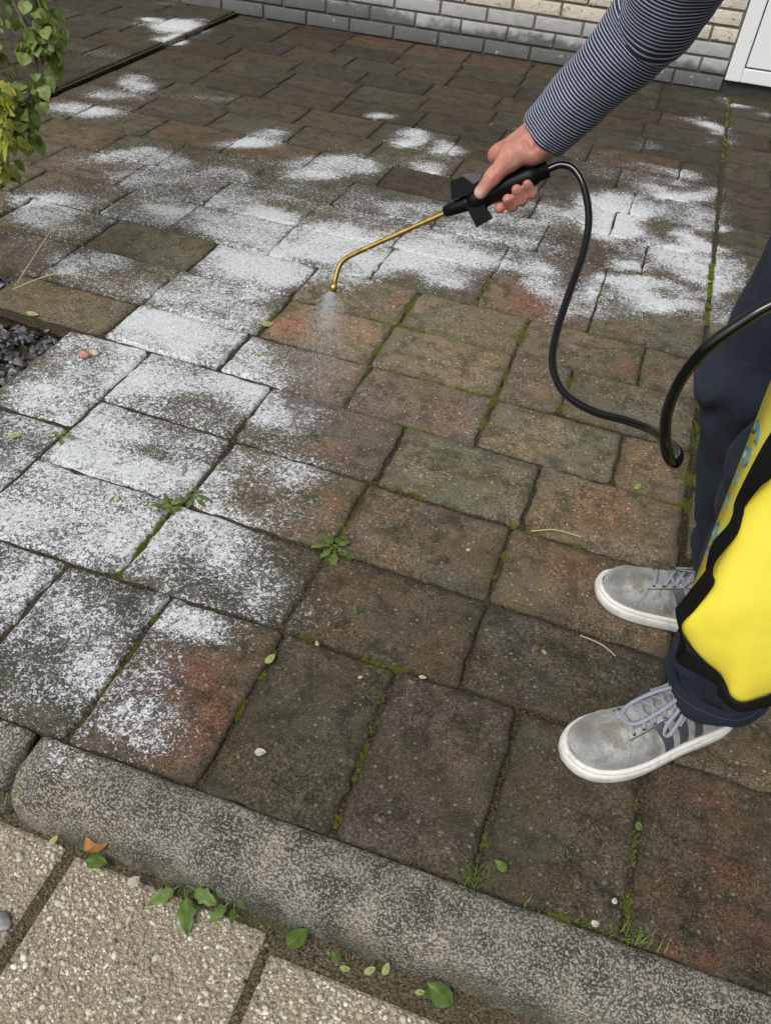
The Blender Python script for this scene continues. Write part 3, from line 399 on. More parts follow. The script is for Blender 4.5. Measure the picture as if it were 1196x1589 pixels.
def tube(path, rad, seg=12, caps=True, flat=1.0, updir=None):
    """sweep; rad scalar or list; flat squashes the second axis"""
    path = np.array(path, float)
    n = len(path)
    rad = np.broadcast_to(np.asarray(rad, float), (n,))
    T = np.gradient(path, axis=0)
    T /= np.linalg.norm(T, axis=1)[:, None] + 1e-12
    u = np.array(updir, float) if updir is not None else np.array([0.31, 0.12, 0.94])
    V = []
    a = u - T[0] * (u @ T[0])
    a /= np.linalg.norm(a)
    for i in range(n):
        if updir is not None:
            a = u - T[i] * (u @ T[i])
        else:
            a = a - T[i] * (a @ T[i])
        a = a / (np.linalg.norm(a) + 1e-12)
        b = np.cross(T[i], a)
        for k in range(seg):
            th = 2 * math.pi * k / seg
            V.append(path[i] + rad[i] * (math.cos(th) * b + flat * math.sin(th) * a))
    F = []
    for i in range(n - 1):
        for k in range(seg):
            k2 = (k + 1) % seg
            F.append([i * seg + k, i * seg + k2, (i + 1) * seg + k2, (i + 1) * seg + k])
    if caps:
        F.append([k for k in range(seg)][::-1])
        F.append([(n - 1) * seg + k for k in range(seg)])
    return V, F

def vnoise(V, s, seed=0.0):
    return np.array([mnoise.noise(Vector((v[0] * s + seed, v[1] * s - seed, v[2] * s + 0.37 * seed))) for v in V])

# signed distance modelling, meshed with surface nets
def sd_cone(X, a, b, ra, rb):
    a = np.asarray(a, float); b = np.asarray(b, float)
    ab = b - a
    t = np.clip(((X - a) @ ab) / (ab @ ab), 0, 1)
    d = np.linalg.norm(X - a - t[..., None] * ab, axis=-1)
    return d - (ra + (rb - ra) * t)

def sd_ell(X, c, r, Q=None):
    Y = X - np.asarray(c, float)
    if Q is not None:
        Y = Y @ np.asarray(Q).T
    r = np.asarray(r, float)
    k0 = np.linalg.norm(Y / r, axis=-1)
    k1 = np.linalg.norm(Y / (r * r), axis=-1) + 1e-9
    return k0 * (k0 - 1.0) / k1

def smin(a, b, k):
    h = np.clip(0.5 + 0.5 * (b - a) / k, 0, 1)
    return b * (1 - h) + a * h - k * h * (1 - h)

def surface_nets(fn, lo, hi, step):
    lo = np.array(lo, float); hi = np.array(hi, float)
    n = np.ceil((hi - lo) / step).astype(int) + 1
    ax = [lo[i] + step * np.arange(n[i]) for i in range(3)]
    X = np.stack(np.meshgrid(*ax, indexing='ij'), -1)
    v = fn(X)
    s = v < 0
    acc = np.zeros(tuple(n - 1) + (3,)); cnt = np.zeros(tuple(n - 1))
    def sl(d):
        return tuple(slice(d[i], n[i] - 1 + d[i]) for i in range(3))
    corners = [(i, j, k) for i in (0, 1) for j in (0, 1) for k in (0, 1)]
    for c in corners:
        for a in range(3):
            if c[a] == 0:
                d = list(c); d[a] = 1
                v0 = v[sl(c)]; v1 = v[sl(d)]
                m = (v0 < 0) != (v1 < 0)
                t = np.where(m, v0 / np.where(m, v0 - v1, 1), 0)
                p = X[sl(c)].copy()
                p[..., a] += t * step
                acc += np.where(m[..., None], p, 0); cnt += m
    act = cnt > 0
    idx = -np.ones(act.shape, int)
    idx[act] = np.arange(act.sum())
    V = acc[act] / cnt[act][:, None]
    F = []
    for a in range(3):
        b, c = (a + 1) % 3, (a + 2) % 3
        s0 = [slice(None)] * 3; s1 = [slice(None)] * 3
        s0[a] = slice(0, n[a] - 1); s1[a] = slice(1, n[a])
        ch = s[tuple(s0)] != s[tuple(s1)]
        I = np.argwhere(ch)
        I = I[(I[:, b] >= 1) & (I[:, c] >= 1) & (I[:, b] < n[b] - 1) & (I[:, c] < n[c] - 1)]
        def cell(db, dc):
            J = I.copy(); J[:, b] += db; J[:, c] += dc
            return idx[J[:, 0], J[:, 1], J[:, 2]]
        q = np.stack([cell(-1, -1), cell(0, -1), cell(0, 0), cell(-1, 0)], 1)
        flip = s[I[:, 0], I[:, 1], I[:, 2]]
        q = np.where(flip[:, None], q, q[:, ::-1])
        F.append(q)
    F = np.concatenate(F)
    return V, F

def relax(V, F, it=3, f=0.5):
    E = np.concatenate([F[:, [0, 1]], F[:, [1, 2]], F[:, [2, 3]], F[:, [3, 0]]])
    for _ in range(it):
        A = np.zeros_like(V); c = np.zeros(len(V))
        np.add.at(A, E[:, 0], V[E[:, 1]]); np.add.at(c, E[:, 0], 1)
        np.add.at(A, E[:, 1], V[E[:, 0]]); np.add.at(c, E[:, 1], 1)
        V = V + f * (A / c[:, None] - V)
    return V

# material node shorthand
class NT:
    def __init__(s, name):
        s.m = bpy.data.materials.new(name); s.m.use_nodes = True
        s.n = s.m.node_tree.nodes; s.l = s.m.node_tree.links
        s.b = s.n['Principled BSDF']
    def node(s, t, **kw):
        x = s.n.new(t)
        for k, v in kw.items(): setattr(x, k, v)
        return x
    def put(s, sock, v):
        if v is None: return
        if hasattr(v, 'is_output') or isinstance(v, bpy.types.NodeSocket): s.l.new(v, sock)
        elif isinstance(v, (tuple, list)) and len(v) == 3 and sock.type == 'RGBA': sock.default_value = (*v, 1)
        else: sock.default_value = v
    def math(s, op, a, b=None, c=None, clamp=False):
        x = s.node('ShaderNodeMath', operation=op, use_clamp=clamp)
        for i, v in enumerate((a, b, c)): s.put(x.inputs[i], v)
        return x.outputs[0]
    def mix(s, f, a, b, mode='MIX'):
        x = s.node('ShaderNodeMix', data_type='RGBA', blend_type=mode)
        s.put(x.inputs[0], f); s.put(x.inputs[6], a); s.put(x.inputs[7], b)
        return x.outputs[2]
    def rng(s, v, a, b, c=0.0, d=1.0, smooth=True):
        x = s.node('ShaderNodeMapRange', interpolation_type='SMOOTHSTEP' if smooth else 'LINEAR')
        for i, q in enumerate((v, a, b, c, d)): s.put(x.inputs[i], q)
        return x.outputs[0]
    def noise(s, vec, scale, detail=3.0, rough=0.55, dist=0.0, color=False):
        x = s.node('ShaderNodeTexNoise')
        s.put(x.inputs['Vector'], vec); s.put(x.inputs['Scale'], scale); x.inputs['Detail'].default_value = detail
        x.inputs['Roughness'].default_value = rough; x.inputs['Distortion'].default_value = dist
        return x.outputs['Color' if color else 'Fac']
    def voro(s, vec, scale, feature='F1', out='Distance', rand=1.0):
        x = s.node('ShaderNodeTexVoronoi', feature=feature)
        s.put(x.inputs['Vector'], vec); s.put(x.inputs['Scale'], scale); x.inputs['Randomness'].default_value = rand
        return x.outputs[out]
    def pos(s): return s.node('ShaderNodeNewGeometry').outputs['Position']
    def obj(s): return s.node('ShaderNodeTexCoord').outputs['Object']
    def attr(s, name, typ='GEOMETRY', out='Fac'):
        x = s.node('ShaderNodeAttribute', attribute_type=typ, attribute_name=name)
        return x.outputs[out]
    def sep(s, v):
        x = s.node('ShaderNodeSeparateXYZ'); s.put(x.inputs[0], v); return x.outputs
    def bump(s, h, strength=0.5, dist=0.002, nrm=None):
        x = s.node('ShaderNodeBump'); s.put(x.inputs['Height'], h)
        s.put(x.inputs['Strength'], strength); x.inputs['Distance'].default_value = dist
        if nrm is not None: s.l.new(nrm, x.inputs['Normal'])
        return x.outputs[0]
    def out(s, color=None, rough=None, normal=None, spec=None, **kw):
        s.put(s.b.inputs['Base Color'], color); s.put(s.b.inputs['Roughness'], rough)
        if normal is not None: s.l.new(normal, s.b.inputs['Normal'])
        s.put(s.b.inputs['Specular IOR Level'], spec)
        for k, v in kw.items(): s.put(s.b.inputs[k.replace('_', ' ')], v)
        return s.m
# ------------------------------------------------------------------ foam left on the ground by the sprayer (coverage per 25 mm cell)
_fm = np.array([[int(c) for c in r] for r in FOAM_MAP.split('\n')], float) / 8.0
def foam_at(u, v):
    x = (np.asarray(u) - FOAM_ORIGIN[0]) / FOAM_CELL; y = (np.asarray(v) - FOAM_ORIGIN[1]) / FOAM_CELL
    ok = (x >= 0) & (y >= 0) & (x < _fm.shape[1] - 1) & (y < _fm.shape[0] - 1)
    x = np.clip(x, 0, _fm.shape[1] - 1.001); y = np.clip(y, 0, _fm.shape[0] - 1.001)
    i = x.astype(int); j = y.astype(int); a = x - i; b = y - j
    r = _fm[j, i] * (1 - a) * (1 - b) + _fm[j, i + 1] * a * (1 - b) + _fm[j + 1, i] * (1 - a) * b + _fm[j + 1, i + 1] * a * b
    return np.where(ok, r, 0)

def foam_mask(t, p, f):
    big = t.math('ADD', t.math('MULTIPLY', t.noise(p, 13, 2), 0.6), t.math('MULTIPLY', t.noise(p, 42, 2), 0.5))
    big = t.math('SUBTRACT', big, 0.05)
    f2 = t.math('ADD', t.math('MULTIPLY', f, 0.98), t.math('MULTIPLY', t.math('SUBTRACT', big, 0.5), t.math('MULTIPLY', t.rng(f, 0.0, 0.5), 0.95)))
    n = t.rng(t.math('ADD', t.math('MULTIPLY', t.noise(p, 150, 2.5, 0.55, 1.1), 0.68), t.math('MULTIPLY', t.noise(p, 400, 1, 0.5), 0.32)), 0.34, 0.66, smooth=False)
    th = t.math('SUBTRACT', 1.10, t.math('MULTIPLY', f2, 1.08))
    m = t.rng(n, t.math('SUBTRACT', th, 0.25), t.math('ADD', th, 0.27))
    return m, n, big

def paver_material():
    t = NT('weathered_concrete_paver')
    p = t.pos()
    tint = t.attr('tint', 'OBJECT'); lum = t.attr('lum', 'OBJECT'); sd = t.attr('seed', 'OBJECT')
    cmb = t.node('ShaderNodeCombineXYZ'); t.put(cmb.inputs[2], t.math('MULTIPLY', sd, 7.0))
    vm = t.node('ShaderNodeVectorMath', operation='ADD'); t.l.new(p, vm.inputs[0]); t.l.new(cmb.outputs[0], vm.inputs[1])
    q = vm.outputs[0]
    edge = t.attr('edge'); foam = t.attr('foam')
    low = t.sep(t.noise(q, 7.5, 2, 0.6, color=True))
    red = t.math('ADD', tint, t.math('MULTIPLY', t.math('SUBTRACT', low[0], 0.5), 2.1), clamp=True)
    grey = t.mix(t.rng(low[1], 0.35, 0.65), (0.134, 0.137, 0.098), (0.175, 0.158, 0.110))
    brick = t.mix(t.rng(low[2], 0.38, 0.66), (0.194, 0.136, 0.083), (0.226, 0.126, 0.076))
    col = t.mix(red, grey, brick)
    col = t.mix(t.math('MULTIPLY', t.attr('rust'), t.rng(low[1], 0.22, 0.46)), col, (0.30, 0.110, 0.070))
    pl = t.rng(t.math('FRACT', t.math('MULTIPLY', sd, 0.618)), 0.55, 0.95, 0.0, 0.6)
    col = t.mix(pl, col, (0.140, 0.106, 0.096))
    mid = t.sep(t.noise(q, 24, 4, 0.68, color=True))
    # wear: pale scoured zones, dark lichen blotches
    col = t.mix(t.math('MULTIPLY', t.rng(low[2], 0.50, 0.72), 0.30), col, (0.33, 0.265, 0.175))
    col = t.mix(t.math('MULTIPLY', t.rng(mid[0], 0.44, 0.66), 0.74), col, (0.050, 0.045, 0.028))
    col = t.mix(t.math('MULTIPLY', t.rng(mid[1], 0.60, 0.72), 0.45), col, (0.34, 0.285, 0.195))
    film = t.math('MULTIPLY', t.rng(t.math('ADD', t.math('MULTIPLY', low[0], 0.6), t.math('MULTIPLY', mid[2], 0.4)), 0.46, 0.64), 0.42)
    col = t.mix(film, col, (0.090, 0.096, 0.038))
    # sand grain
    g1 = t.noise(p, 560, 1, 0.7); g2 = t.noise(p, 210, 2, 0.7)
    col = t.mix(1.0, col, t.mix(t.rng(g1, 0.28, 0.72), (0.40, 0.39, 0.38), (1.65, 1.65, 1.65)), 'MULTIPLY')
    col = t.mix(t.rng(low[1], 0.38, 0.62, 0.35, 1.0), col, t.mix(1.0, col, t.mix(t.rng(g2, 0.3, 0.7), (0.45, 0.45, 0.44), (1.5, 1.5, 1.52)), 'MULTIPLY'))
    # pale aggregate grains
    for sc, r0, r1, pick, amt in ((125, 0.20, 0.38, 0.80, 0.9), (74, 0.06, 0.20, 0.88, 0.6)):
        vd = t.node('ShaderNodeTexVoronoi', feature='F1'); t.l.new(p, vd.inputs['Vector']); vd.inputs['Scale'].default_value = sc
        cs = t.sep(vd.outputs['Color'])
        gr = t.math('MULTIPLY', t.rng(vd.outputs['Distance'], r0, r1, 1.0, 0.0), t.math('GREATER_THAN', cs[0], pick))
        col = t.mix(t.math('MULTIPLY', gr, t.math('MULTIPLY', cs[1], amt)), col, (0.50, 0.46, 0.38))
    # dirt and moss creeping in from the joints
    ed = t.math('ADD', edge, t.math('MULTIPLY', t.math('SUBTRACT', mid[2], 0.5), 0.07))
    col = t.mix(t.math('MULTIPLY', t.rng(ed, -0.004, 0.020, 1.0, 0.0), 0.60), col, t.mix(t.rng(g2, 0.3, 0.7), (0.030, 0.026, 0.016), (0.125, 0.105, 0.070)))
    mz = t.math('MULTIPLY', t.rng(ed, -0.010, 0.016, 1.0, 0.0), t.rng(t.noise(p, 6.5, 2), 0.52, 0.64))
    col = t.mix(t.math('MULTIPLY', mz, 0.62), col, t.mix(t.rng(g1, 0.35, 0.65), (0.055, 0.064, 0.012), (0.20, 0.19, 0.045)))
    lc = t.node('ShaderNodeCombineXYZ')
    for i in range(3): t.l.new(lum, lc.inputs[i])
    col = t.mix(1.0, col, lc.outputs[0], 'MULTIPLY')
    m, n, big = foam_mask(t, p, foam)
    fcol = t.mix(t.rng(n, 0.2, 0.9), (0.54, 0.57, 0.605), (0.79, 0.815, 0.84))
    fcol = t.mix(1.0, fcol, t.mix(t.rng(g1, 0.3, 0.7), (0.84, 0.84, 0.84), (1.08, 1.08, 1.08)), 'MULTIPLY')
    wet = t.math('MULTIPLY', t.rng(foam, 0.05, 0.45), 0.34)
    col = t.mix(wet, col, (0.034, 0.034, 0.033))
    thin = t.math('MULTIPLY', t.rng(foam, 0.2, 0.9), 0.16)
    col = t.mix(thin, col, (0.45, 0.46, 0.47))
    col = t.mix(t.math('MULTIPLY', m, 0.88), col, fcol)
    h = t.math('ADD', t.math('MULTIPLY', g1, 0.6), t.math('ADD', g2, t.math('MULTIPLY', m, 1.6)))
    nb = t.bump(h, 0.62, 0.0017)
    ro = t.math('SUBTRACT', 0.82, t.math('MULTIPLY', wet, 0.55))
    return t.out(col, ro, nb, 0.30)
M_PAVER = paver_material()

def soil_material():
    t = NT('joint_soil_and_moss')
    p = t.pos()
    n = t.noise(p, 6.5, 2); f = t.noise(p, 240, 3, 0.75); md = t.noise(p, 40, 3, 0.6)
    soil = t.mix(t.rng(f, 0.34, 0.68), (0.014, 0.012, 0.008), (0.13, 0.108, 0.07))
    moss = t.mix(t.rng(f, 0.32, 0.66), (0.030, 0.038, 0.008), (0.15, 0.155, 0.034))
    col = t.mix(t.math('MULTIPLY', t.math('MULTIPLY', t.rng(n, 0.52, 0.64), t.rng(md, 0.46, 0.62)), 0.7), soil, moss)
    return t.out(col, 0.95, t.bump(f, 1.0, 0.006), 0.1)
M_SOIL = soil_material()

# ground to the horizon, below everything
def ground_material():
    t = NT('dark_earth'); p = t.pos()
    return t.out(t.mix(t.noise(p, 3, 5), (0.05, 0.045, 0.035), (0.10, 0.09, 0.07)), 0.95, t.bump(t.noise(p, 40, 4), 0.6, 0.01), 0.1)
tag(mesh_obj('ground', [(-200, -200, -0.16), (200, -200, -0.16), (200, 200, -0.16), (-200, 200, -0.16)], [(0, 1, 2, 3)], ground_material()), kind='structure')

def grid_steps(L, cell):
    a = [0.0, 0.0025, 0.006, 0.012]
    n = max(2, int(round((L - 0.024) / cell)))
    return np.array(a + [0.012 + (L - 0.024) * k / n for k in range(1, n)] + [L - x for x in a[::-1]])

def make_paver(poly, seed, fm, gap, cell, z0=0.0):
    rnd = random.Random(seed)
    c = np.array(poly, float)
    cen = c.mean(0)
    ex = np.linalg.norm(c[1] - c[0] + c[2] - c[3]) / 2; ey = np.linalg.norm(c[3] - c[0] + c[2] - c[1]) / 2
    gs, ge = gap * rnd.uniform(0.5, 1.7), gap * rnd.uniform(0.5, 1.7)
    sx = grid_steps(ex - gs, cell); sy = grid_steps(ey - ge, cell)
    nx, ny = len(sx), len(sy)
    A, B = (ex - gs) / 2, (ey - ge) / 2
    X, Y = np.meshgrid(sx - A, sy - B)
    rc = rnd.uniform(0.006, 0.015)
    p = np.clip((np.abs(X) - (A - rc)) / rc, 0, 1); q = np.clip((np.abs(Y) - (B - rc)) / rc, 0, 1)
    X2 = np.where(p > 0, np.sign(X) * (A - rc + rc * p * np.sqrt(1 - q * q / 2)), X)
    Y2 = np.where(q > 0, np.sign(Y) * (B - rc + rc * q * np.sqrt(1 - p * p / 2)), Y)
    d = np.minimum(A - np.abs(X), B - np.abs(Y))
    # bilinear into the real quad
    s = (X2 + ex / 2) / ex; t_ = (Y2 + ey / 2) / ey
    W = c[0][None, None] * ((1 - s) * (1 - t_))[..., None] + c[1] * (s * (1 - t_))[..., None] + c[2] * (s * t_)[..., None] + c[3] * ((1 - s) * t_)[..., None]
    fl = 1.0 if cen[1] < 2.0 else 0.35
    lift = rnd.uniform(-0.0022, 0.0022) * fl; ta, tb = rnd.uniform(-1, 1) * 0.008 * fl, rnd.uniform(-1, 1) * 0.008 * fl
    rb = 0.0075
    Z = -(0.0050 if cen[1] < 2.0 else 0.0030) * np.clip(1 - d / rb, 0, 1) ** 2 + lift + ta * X + tb * Y
    pts = [(W[j, i, 0], W[j, i, 1], 0) for j in range(ny) for i in range(nx)]
    nz = (vnoise(pts, 14, seed * 0.37) * 0.0022 + vnoise(pts, 45, seed * 0.11) * 0.0009).reshape(ny, nx)
    wob = (vnoise(pts, 30, 5 + seed * 0.71) + 0.6 * vnoise(pts, 75, 9 + seed * 0.31)).reshape(ny, nx) * 0.0050 * np.clip(1 - d / 0.012, 0, 1)
    n1 = np.where(np.abs(X) > A - 0.012, np.sign(X), 0); n2 = np.where(np.abs(Y) > B - 0.012, np.sign(Y), 0)
    chip = np.clip(vnoise(pts, 55, 3 + seed * 0.53).reshape(ny, nx) - 0.22, 0, 1) * np.clip(1 - d / 0.014, 0, 1)
    Z = Z - chip * 0.018
    V = np.stack([W[..., 0] + wob * n1 - cen[0], W[..., 1] + wob * n2 - cen[1], Z + nz], -1).reshape(-1, 3).tolist()
    edge = d.reshape(-1).tolist()
    fo = (foam_at(W[..., 0], W[..., 1]) * fm).reshape(-1).tolist()
    ru = np.zeros(W.shape[:2])
    for (ux, uy, ur, us_) in K['rust']:
        ru = np.maximum(ru, us_ * np.clip(1.4 - np.hypot(W[..., 0] - ux, W[..., 1] - uy) / ur, 0, 1))
    ru = ru.reshape(-1).tolist()
    F = [[j * nx + i, j * nx + i + 1, (j + 1) * nx + i + 1, (j + 1) * nx + i] for j in range(ny - 1) for i in range(nx - 1)]
    rim = [i for i in range(nx)] + [j * nx + nx - 1 for j in range(1, ny)] + [(ny - 1) * nx + i for i in range(nx - 2, -1, -1)] + [j * nx for j in range(ny - 2, 0, -1)]
    n0 = len(V)
    for k in rim:
        V.append((V[k][0], V[k][1], -0.055)); edge.append(0); fo.append(0); ru.append(0)
    m = len(rim)
    for k in range(m):
        F.append([rim[k], n0 + k, n0 + (k + 1) % m, rim[(k + 1) % m]])
    return V, F, edge, fo, ru, (cen[0], cen[1], z0)

def sheet(name, pts, z, mat, kind='structure'):
    return tag(mesh_obj(name, [(x, y, z) for x, y in pts], [tuple(range(len(pts)))], mat), kind=kind)

patio = sheet('patio', [(-1.158, 0.452), (1.25, 0.49), (1.25, 4.47), (-2.155, 4.26), (-2.155, 1.745), (-2.0, 1.745), (-2.0, 1.56), (-1.417, 1.56), (-1.417, 1.37), (-1.158, 1.345)], -0.0078, M_SOIL)
raised = sheet('raised_patio', [(-3.9, 1.98), (-2.162, 1.98), (-2.162, 4.28), (-3.9, 4.18)], 0.007, M_SOIL)
for k, r in enumerate(PAVERS):
    poly = [(r[2 * i] / 1000, r[2 * i + 1] / 1000) for i in range(4)]
    far = sum(q[1] for q in poly) / 4
    V, F, e, fo, ru, loc = make_paver(poly, k + 1, r[10] / 100, 0.0060 if far < 2.0 else 0.0042, 0.020 if far < 1.6 else 0.026 if far < 2.6 else 0.034)
    o = mesh_obj('paver', V, F, M_PAVER, patio, True, loc, {'edge': e, 'foam': fo, 'rust': ru})
    o['tint'] = r[8] / 100.0; o['lum'] = r[9] / 100.0; o['seed'] = (k * 37 % 101) / 10.0
for k, r in enumerate(RAISED_PAVERS):
    poly = [(r[2 * i] / 1000, r[2 * i + 1] / 1000) for i in range(4)]
    V, F, e, fo, ru, loc = make_paver(poly, k + 500, r[10] / 100, 0.0045, 0.036, 0.015)
    o = mesh_obj('paver', V, F, M_PAVER, raised, True, loc, {'edge': e, 'foam': fo, 'rust': ru})
    o['tint'] = r[8] / 100.0; o['lum'] = r[9] / 100.0; o['seed'] = (k * 53 % 101) / 10.0

# ------------------------------------------------------------------ kerb stones
def kerb_material():
    t = NT('weathered_kerb_concrete'); p = t.pos()
    a = t.noise(p, 320, 4, 0.8); b = t.noise(p, 20, 3, 0.6); c = t.noise(p, 5, 2)
    base = t.mix(t.rng(b, 0.35, 0.65), (0.050, 0.048, 0.041), (0.105, 0.097, 0.080))
    light = t.mix(t.rng(c, 0.4, 0.65), (0.40, 0.38, 0.335), (0.47, 0.43, 0.355))
    th = t.math('ADD', 0.515, t.math('MULTIPLY', t.math('SUBTRACT', b, 0.5), -0.12))
    col = t.mix(t.math('MULTIPLY', t.rng(a, t.math('SUBTRACT', th, 0.02), t.math('ADD', th, 0.045)), 0.88), base, light)
    vd = t.voro(p, 120, out='Color'); cs = t.sep(vd)
    dd = t.voro(p, 120)
    col = t.mix(t.math('MULTIPLY', t.math('GREATER_THAN', cs[0], 0.93), t.rng(dd, 0.10, 0.28, 0.7, 0.0)), col, (0.55, 0.53, 0.48))
    z = t.sep(p)[2]
    alg = t.math('MULTIPLY', t.rng(z, -0.075, -0.02, 1.0, 0.0), t.rng(t.noise(p, 14, 3), 0.35, 0.6))
    col = t.mix(t.math('MULTIPLY', alg, 0.6), col, (0.055, 0.058, 0.030))
    m, n, big = foam_mask(t, p, t.attr('foam'))
    col = t.mix(m, col, (0.78, 0.80, 0.82))
    return t.out(col, 0.85, t.bump(t.math('ADD', a, t.math('MULTIPLY', b, 0.8)), 0.75, 0.003), 0.25)
M_KERB = kerb_material()
def kerb(u0, u1, label):
    prof = [(0.468, -0.14), (0.468, -0.006), (0.464, -0.001), (0.455, 0.0015), (0.44, 0.001), (0.42, -0.001), (0.405, -0.005), (0.394, -0.012), (0.386, -0.023), (0.381, -0.038), (0.378, -0.055), (0.376, -0.075), (0.374, -0.14)]
    n = max(3, int((u1 - u0) / 0.012)); m = len(prof)
    V = []; fo = []
    for i in range(n + 1):
        u = u0 + (u1 - u0) * i / n
        e = min(u - u0, u1 - u)
        ch = 0.006 * max(0, 1 - e / 0.012) ** 2
        for (v, z) in prof:
            y = v + 0.016 * u + 0.002
            w = mnoise.noise(Vector((u * 9, v * 30, z * 30 + 3))) * 0.0045 + abs(mnoise.noise(Vector((u * 22, v * 40, z * 40 + 9)))) * 0.004 + mnoise.noise(Vector((u * 40, v * 60, z * 60))) * 0.0013
            V.append((u, y - (w if v < 0.39 else 0) + (ch if v < 0.40 else 0), z + (w if v >= 0.39 else 0) - (ch if z > -0.02 else 0)))
            fo.append(float(foam_at(u, y)))
    F = [[i * m + k, i * m + k + 1, (i + 1) * m + k + 1, (i + 1) * m + k] for i in range(n) for k in range(m - 1)]
    F += [[k for k in range(m)][::-1], [n * m + k for k in range(m)]]
    o = mesh_obj('kerb_stone', V, F, M_KERB, attrs={'foam': fo})
    return tag(o, label, 'kerb', 'kerb stones edging the patio')
kerb(-0.578, 0.42, 'long rounded grey kerb stone with white foam at its left end')
kerb(0.428, 1.42, 'kerb stone beyond the right edge, past the grey shoe')
kerb(-1.59, -0.590, 'kerb stone at the left edge, beyond the mossy gap')

# ------------------------------------------------------------------ footpath of exposed aggregate slabs, and the weedy strip
def strip_material():
    t = NT('weedy_soil_strip'); p = t.pos()
    f = t.noise(p, 300, 3, 0.75); n = t.noise(p, 12, 4)
    col = t.mix(t.rng(f, 0.33, 0.68), (0.035, 0.030, 0.020), (0.22, 0.185, 0.125))
    col = t.mix(t.math('MULTIPLY', t.rng(n, 0.45, 0.65), 0.5), col, (0.07, 0.072, 0.030))
    return t.out(col, 0.95, t.bump(f, 1.0, 0.005), 0.1)
sidewalk = sheet('sidewalk', [(-2.6, -2.0), (2.2, -2.0), (2.2, 0.42), (-2.6, 0.36)], -0.086, strip_material())
def slab_material():
    t = NT('exposed_aggregate_binder'); p = t.pos()
    f = t.noise(p, 330, 3, 0.7)
    vd = t.node('ShaderNodeTexVoronoi'); t.l.new(p, vd.inputs['Vector']); vd.inputs['Scale'].default_value = 190
    cs = t.sep(vd.outputs['Color'])
    col = t.mix(t.rng(f, 0.3, 0.7), (0.18, 0.155, 0.11), (0.43, 0.375, 0.285))
    col = t.mix(t.rng(vd.outputs['Distance'], 0.2, 0.5, 0.7, 0.0), col, t.mix(cs[0], (0.28, 0.24, 0.18), (0.62, 0.56, 0.45)))
    return t.out(col, 0.9, t.bump(t.math('ADD', f, t.math('MULTIPLY', vd.outputs['Distance'], -1.0)), 0.9, 0.003), 0.2)
def pebble_material():
    t = NT('aggregate_pebble'); c = t.attr('tone'); p = t.pos()
    r = t.node('ShaderNodeValToRGB'); t.l.new(c, r.inputs[0])
    el = r.color_ramp.elements
    stops = [(0, (0.16, 0.145, 0.125)), (0.18, (0.33, 0.295, 0.24)), (0.42, (0.54, 0.47, 0.355)), (0.62, (0.62, 0.56, 0.44)), (0.8, (0.48, 0.455, 0.41)), (1, (0.80, 0.765, 0.70))]
    el[0].position = 0; el[0].color = (*stops[0][1], 1); el[1].position = 1; el[1].color = (*stops[-1][1], 1)
    for s, q in stops[1:-1]:
        e = el.new(s); e.color = (*q, 1)
    dirt = t.rng(t.noise(p, 9, 4, 0.6), 0.45, 0.7)
    col = t.mix(t.math('MULTIPLY', dirt, 0.6), r.outputs[0], (0.17, 0.14, 0.09))
    col = t.mix(1.0, col, t.mix(t.rng(t.noise(p, 700, 2), 0.3, 0.7), (0.75, 0.75, 0.75), (1.2, 1.2, 1.2)), 'MULTIPLY')
    return t.out(col, 0.75, t.bump(t.noise(p, 900, 2), 0.4, 0.001), 0.3)
M_SLAB, M_PEB = slab_material(), pebble_material()
def rock_set(n, seed, sub=1):
    out = []
    for k in range(n):
        bm = bmesh.new(); bmesh.ops.create_icosphere(bm, subdivisions=sub, radius=1.0)
        V = np.array([v.co[:] for v in bm.verts]); F = [[v.index for v in f.verts] for f in bm.faces]; bm.free()
        r = random.Random(seed + k)
        V = V * (1 + 0.42 * np.array([r.uniform(-1, 1) for _ in V]))[:, None] * np.array([1.0, r.uniform(0.6, 0.95), r.uniform(0.5, 0.8)])
        out.append((V, np.array(F)))
    return out
PEB = rock_set(10, 40)
def scatter_rocks(pts, sizes, rocks, zs, tilt=0.5):
    VV, FF, TT = [], [], []
    n = 0
    for k, (x, y) in enumerate(pts):
        V, F = rocks[k % len(rocks)]
        a, b, c = random.uniform(0, 6.28), random.gauss(0, tilt), random.gauss(0, tilt)
        Rm = (Matrix.Rotation(a, 3, 'Z') @ Matrix.Rotation(b, 3, 'X') @ Matrix.Rotation(c, 3, 'Y'))
        W = (V * sizes[k]) @ np.array(Rm).T + np.array([x, y, zs[k]])
        VV.append(W); FF.append(F + n); TT.append(np.full(len(W), random.random())); n += len(W)
    return np.concatenate(VV), np.concatenate(FF), np.concatenate(TT)
SL_V = [0.335, 0.045, -0.25]
def slab(u0, u1, v0, v1, peb=True):
    a, b = u1 - u0, v1 - v0
    vs, fs = box(0, 0, -0.030, a, b, 0.05, 0.006)
    o = mesh_obj('slab', vs, fs, M_SLAB, sidewalk, False, ((u0 + u1) / 2, (v0 + v1) / 2, -0.083 + 0.005))
    if peb:
        n = int(a * b / 1.55e-5)
        pts = np.stack([RNG.uniform(-a / 2 + 0.004, a / 2 - 0.004, n), RNG.uniform(-b / 2 + 0.004, b / 2 - 0.004, n)], 1)
        # ragged, worn edges
        keep = [min(a / 2 - abs(x), b / 2 - abs(y)) > 0.001 + 0.022 * max(0, mnoise.noise(Vector((x * 26 + u0, y * 26, 3)))) for x, y in pts]
        pts = pts[np.array(keep)]
        sz = np.clip(RNG.lognormal(math.log(0.0024), 0.38, len(pts)), 0.0015, 0.0068)
        V, F, T = scatter_rocks(pts, sz, PEB, np.full(len(pts), -0.0060) + RNG.uniform(-0.0012, 0.0010, len(pts)))
        g = mesh_obj('aggregate', V, F, M_PEB, o, True, (0, 0, 0), {'tone': T})
        g['kind'] = 'stuff'
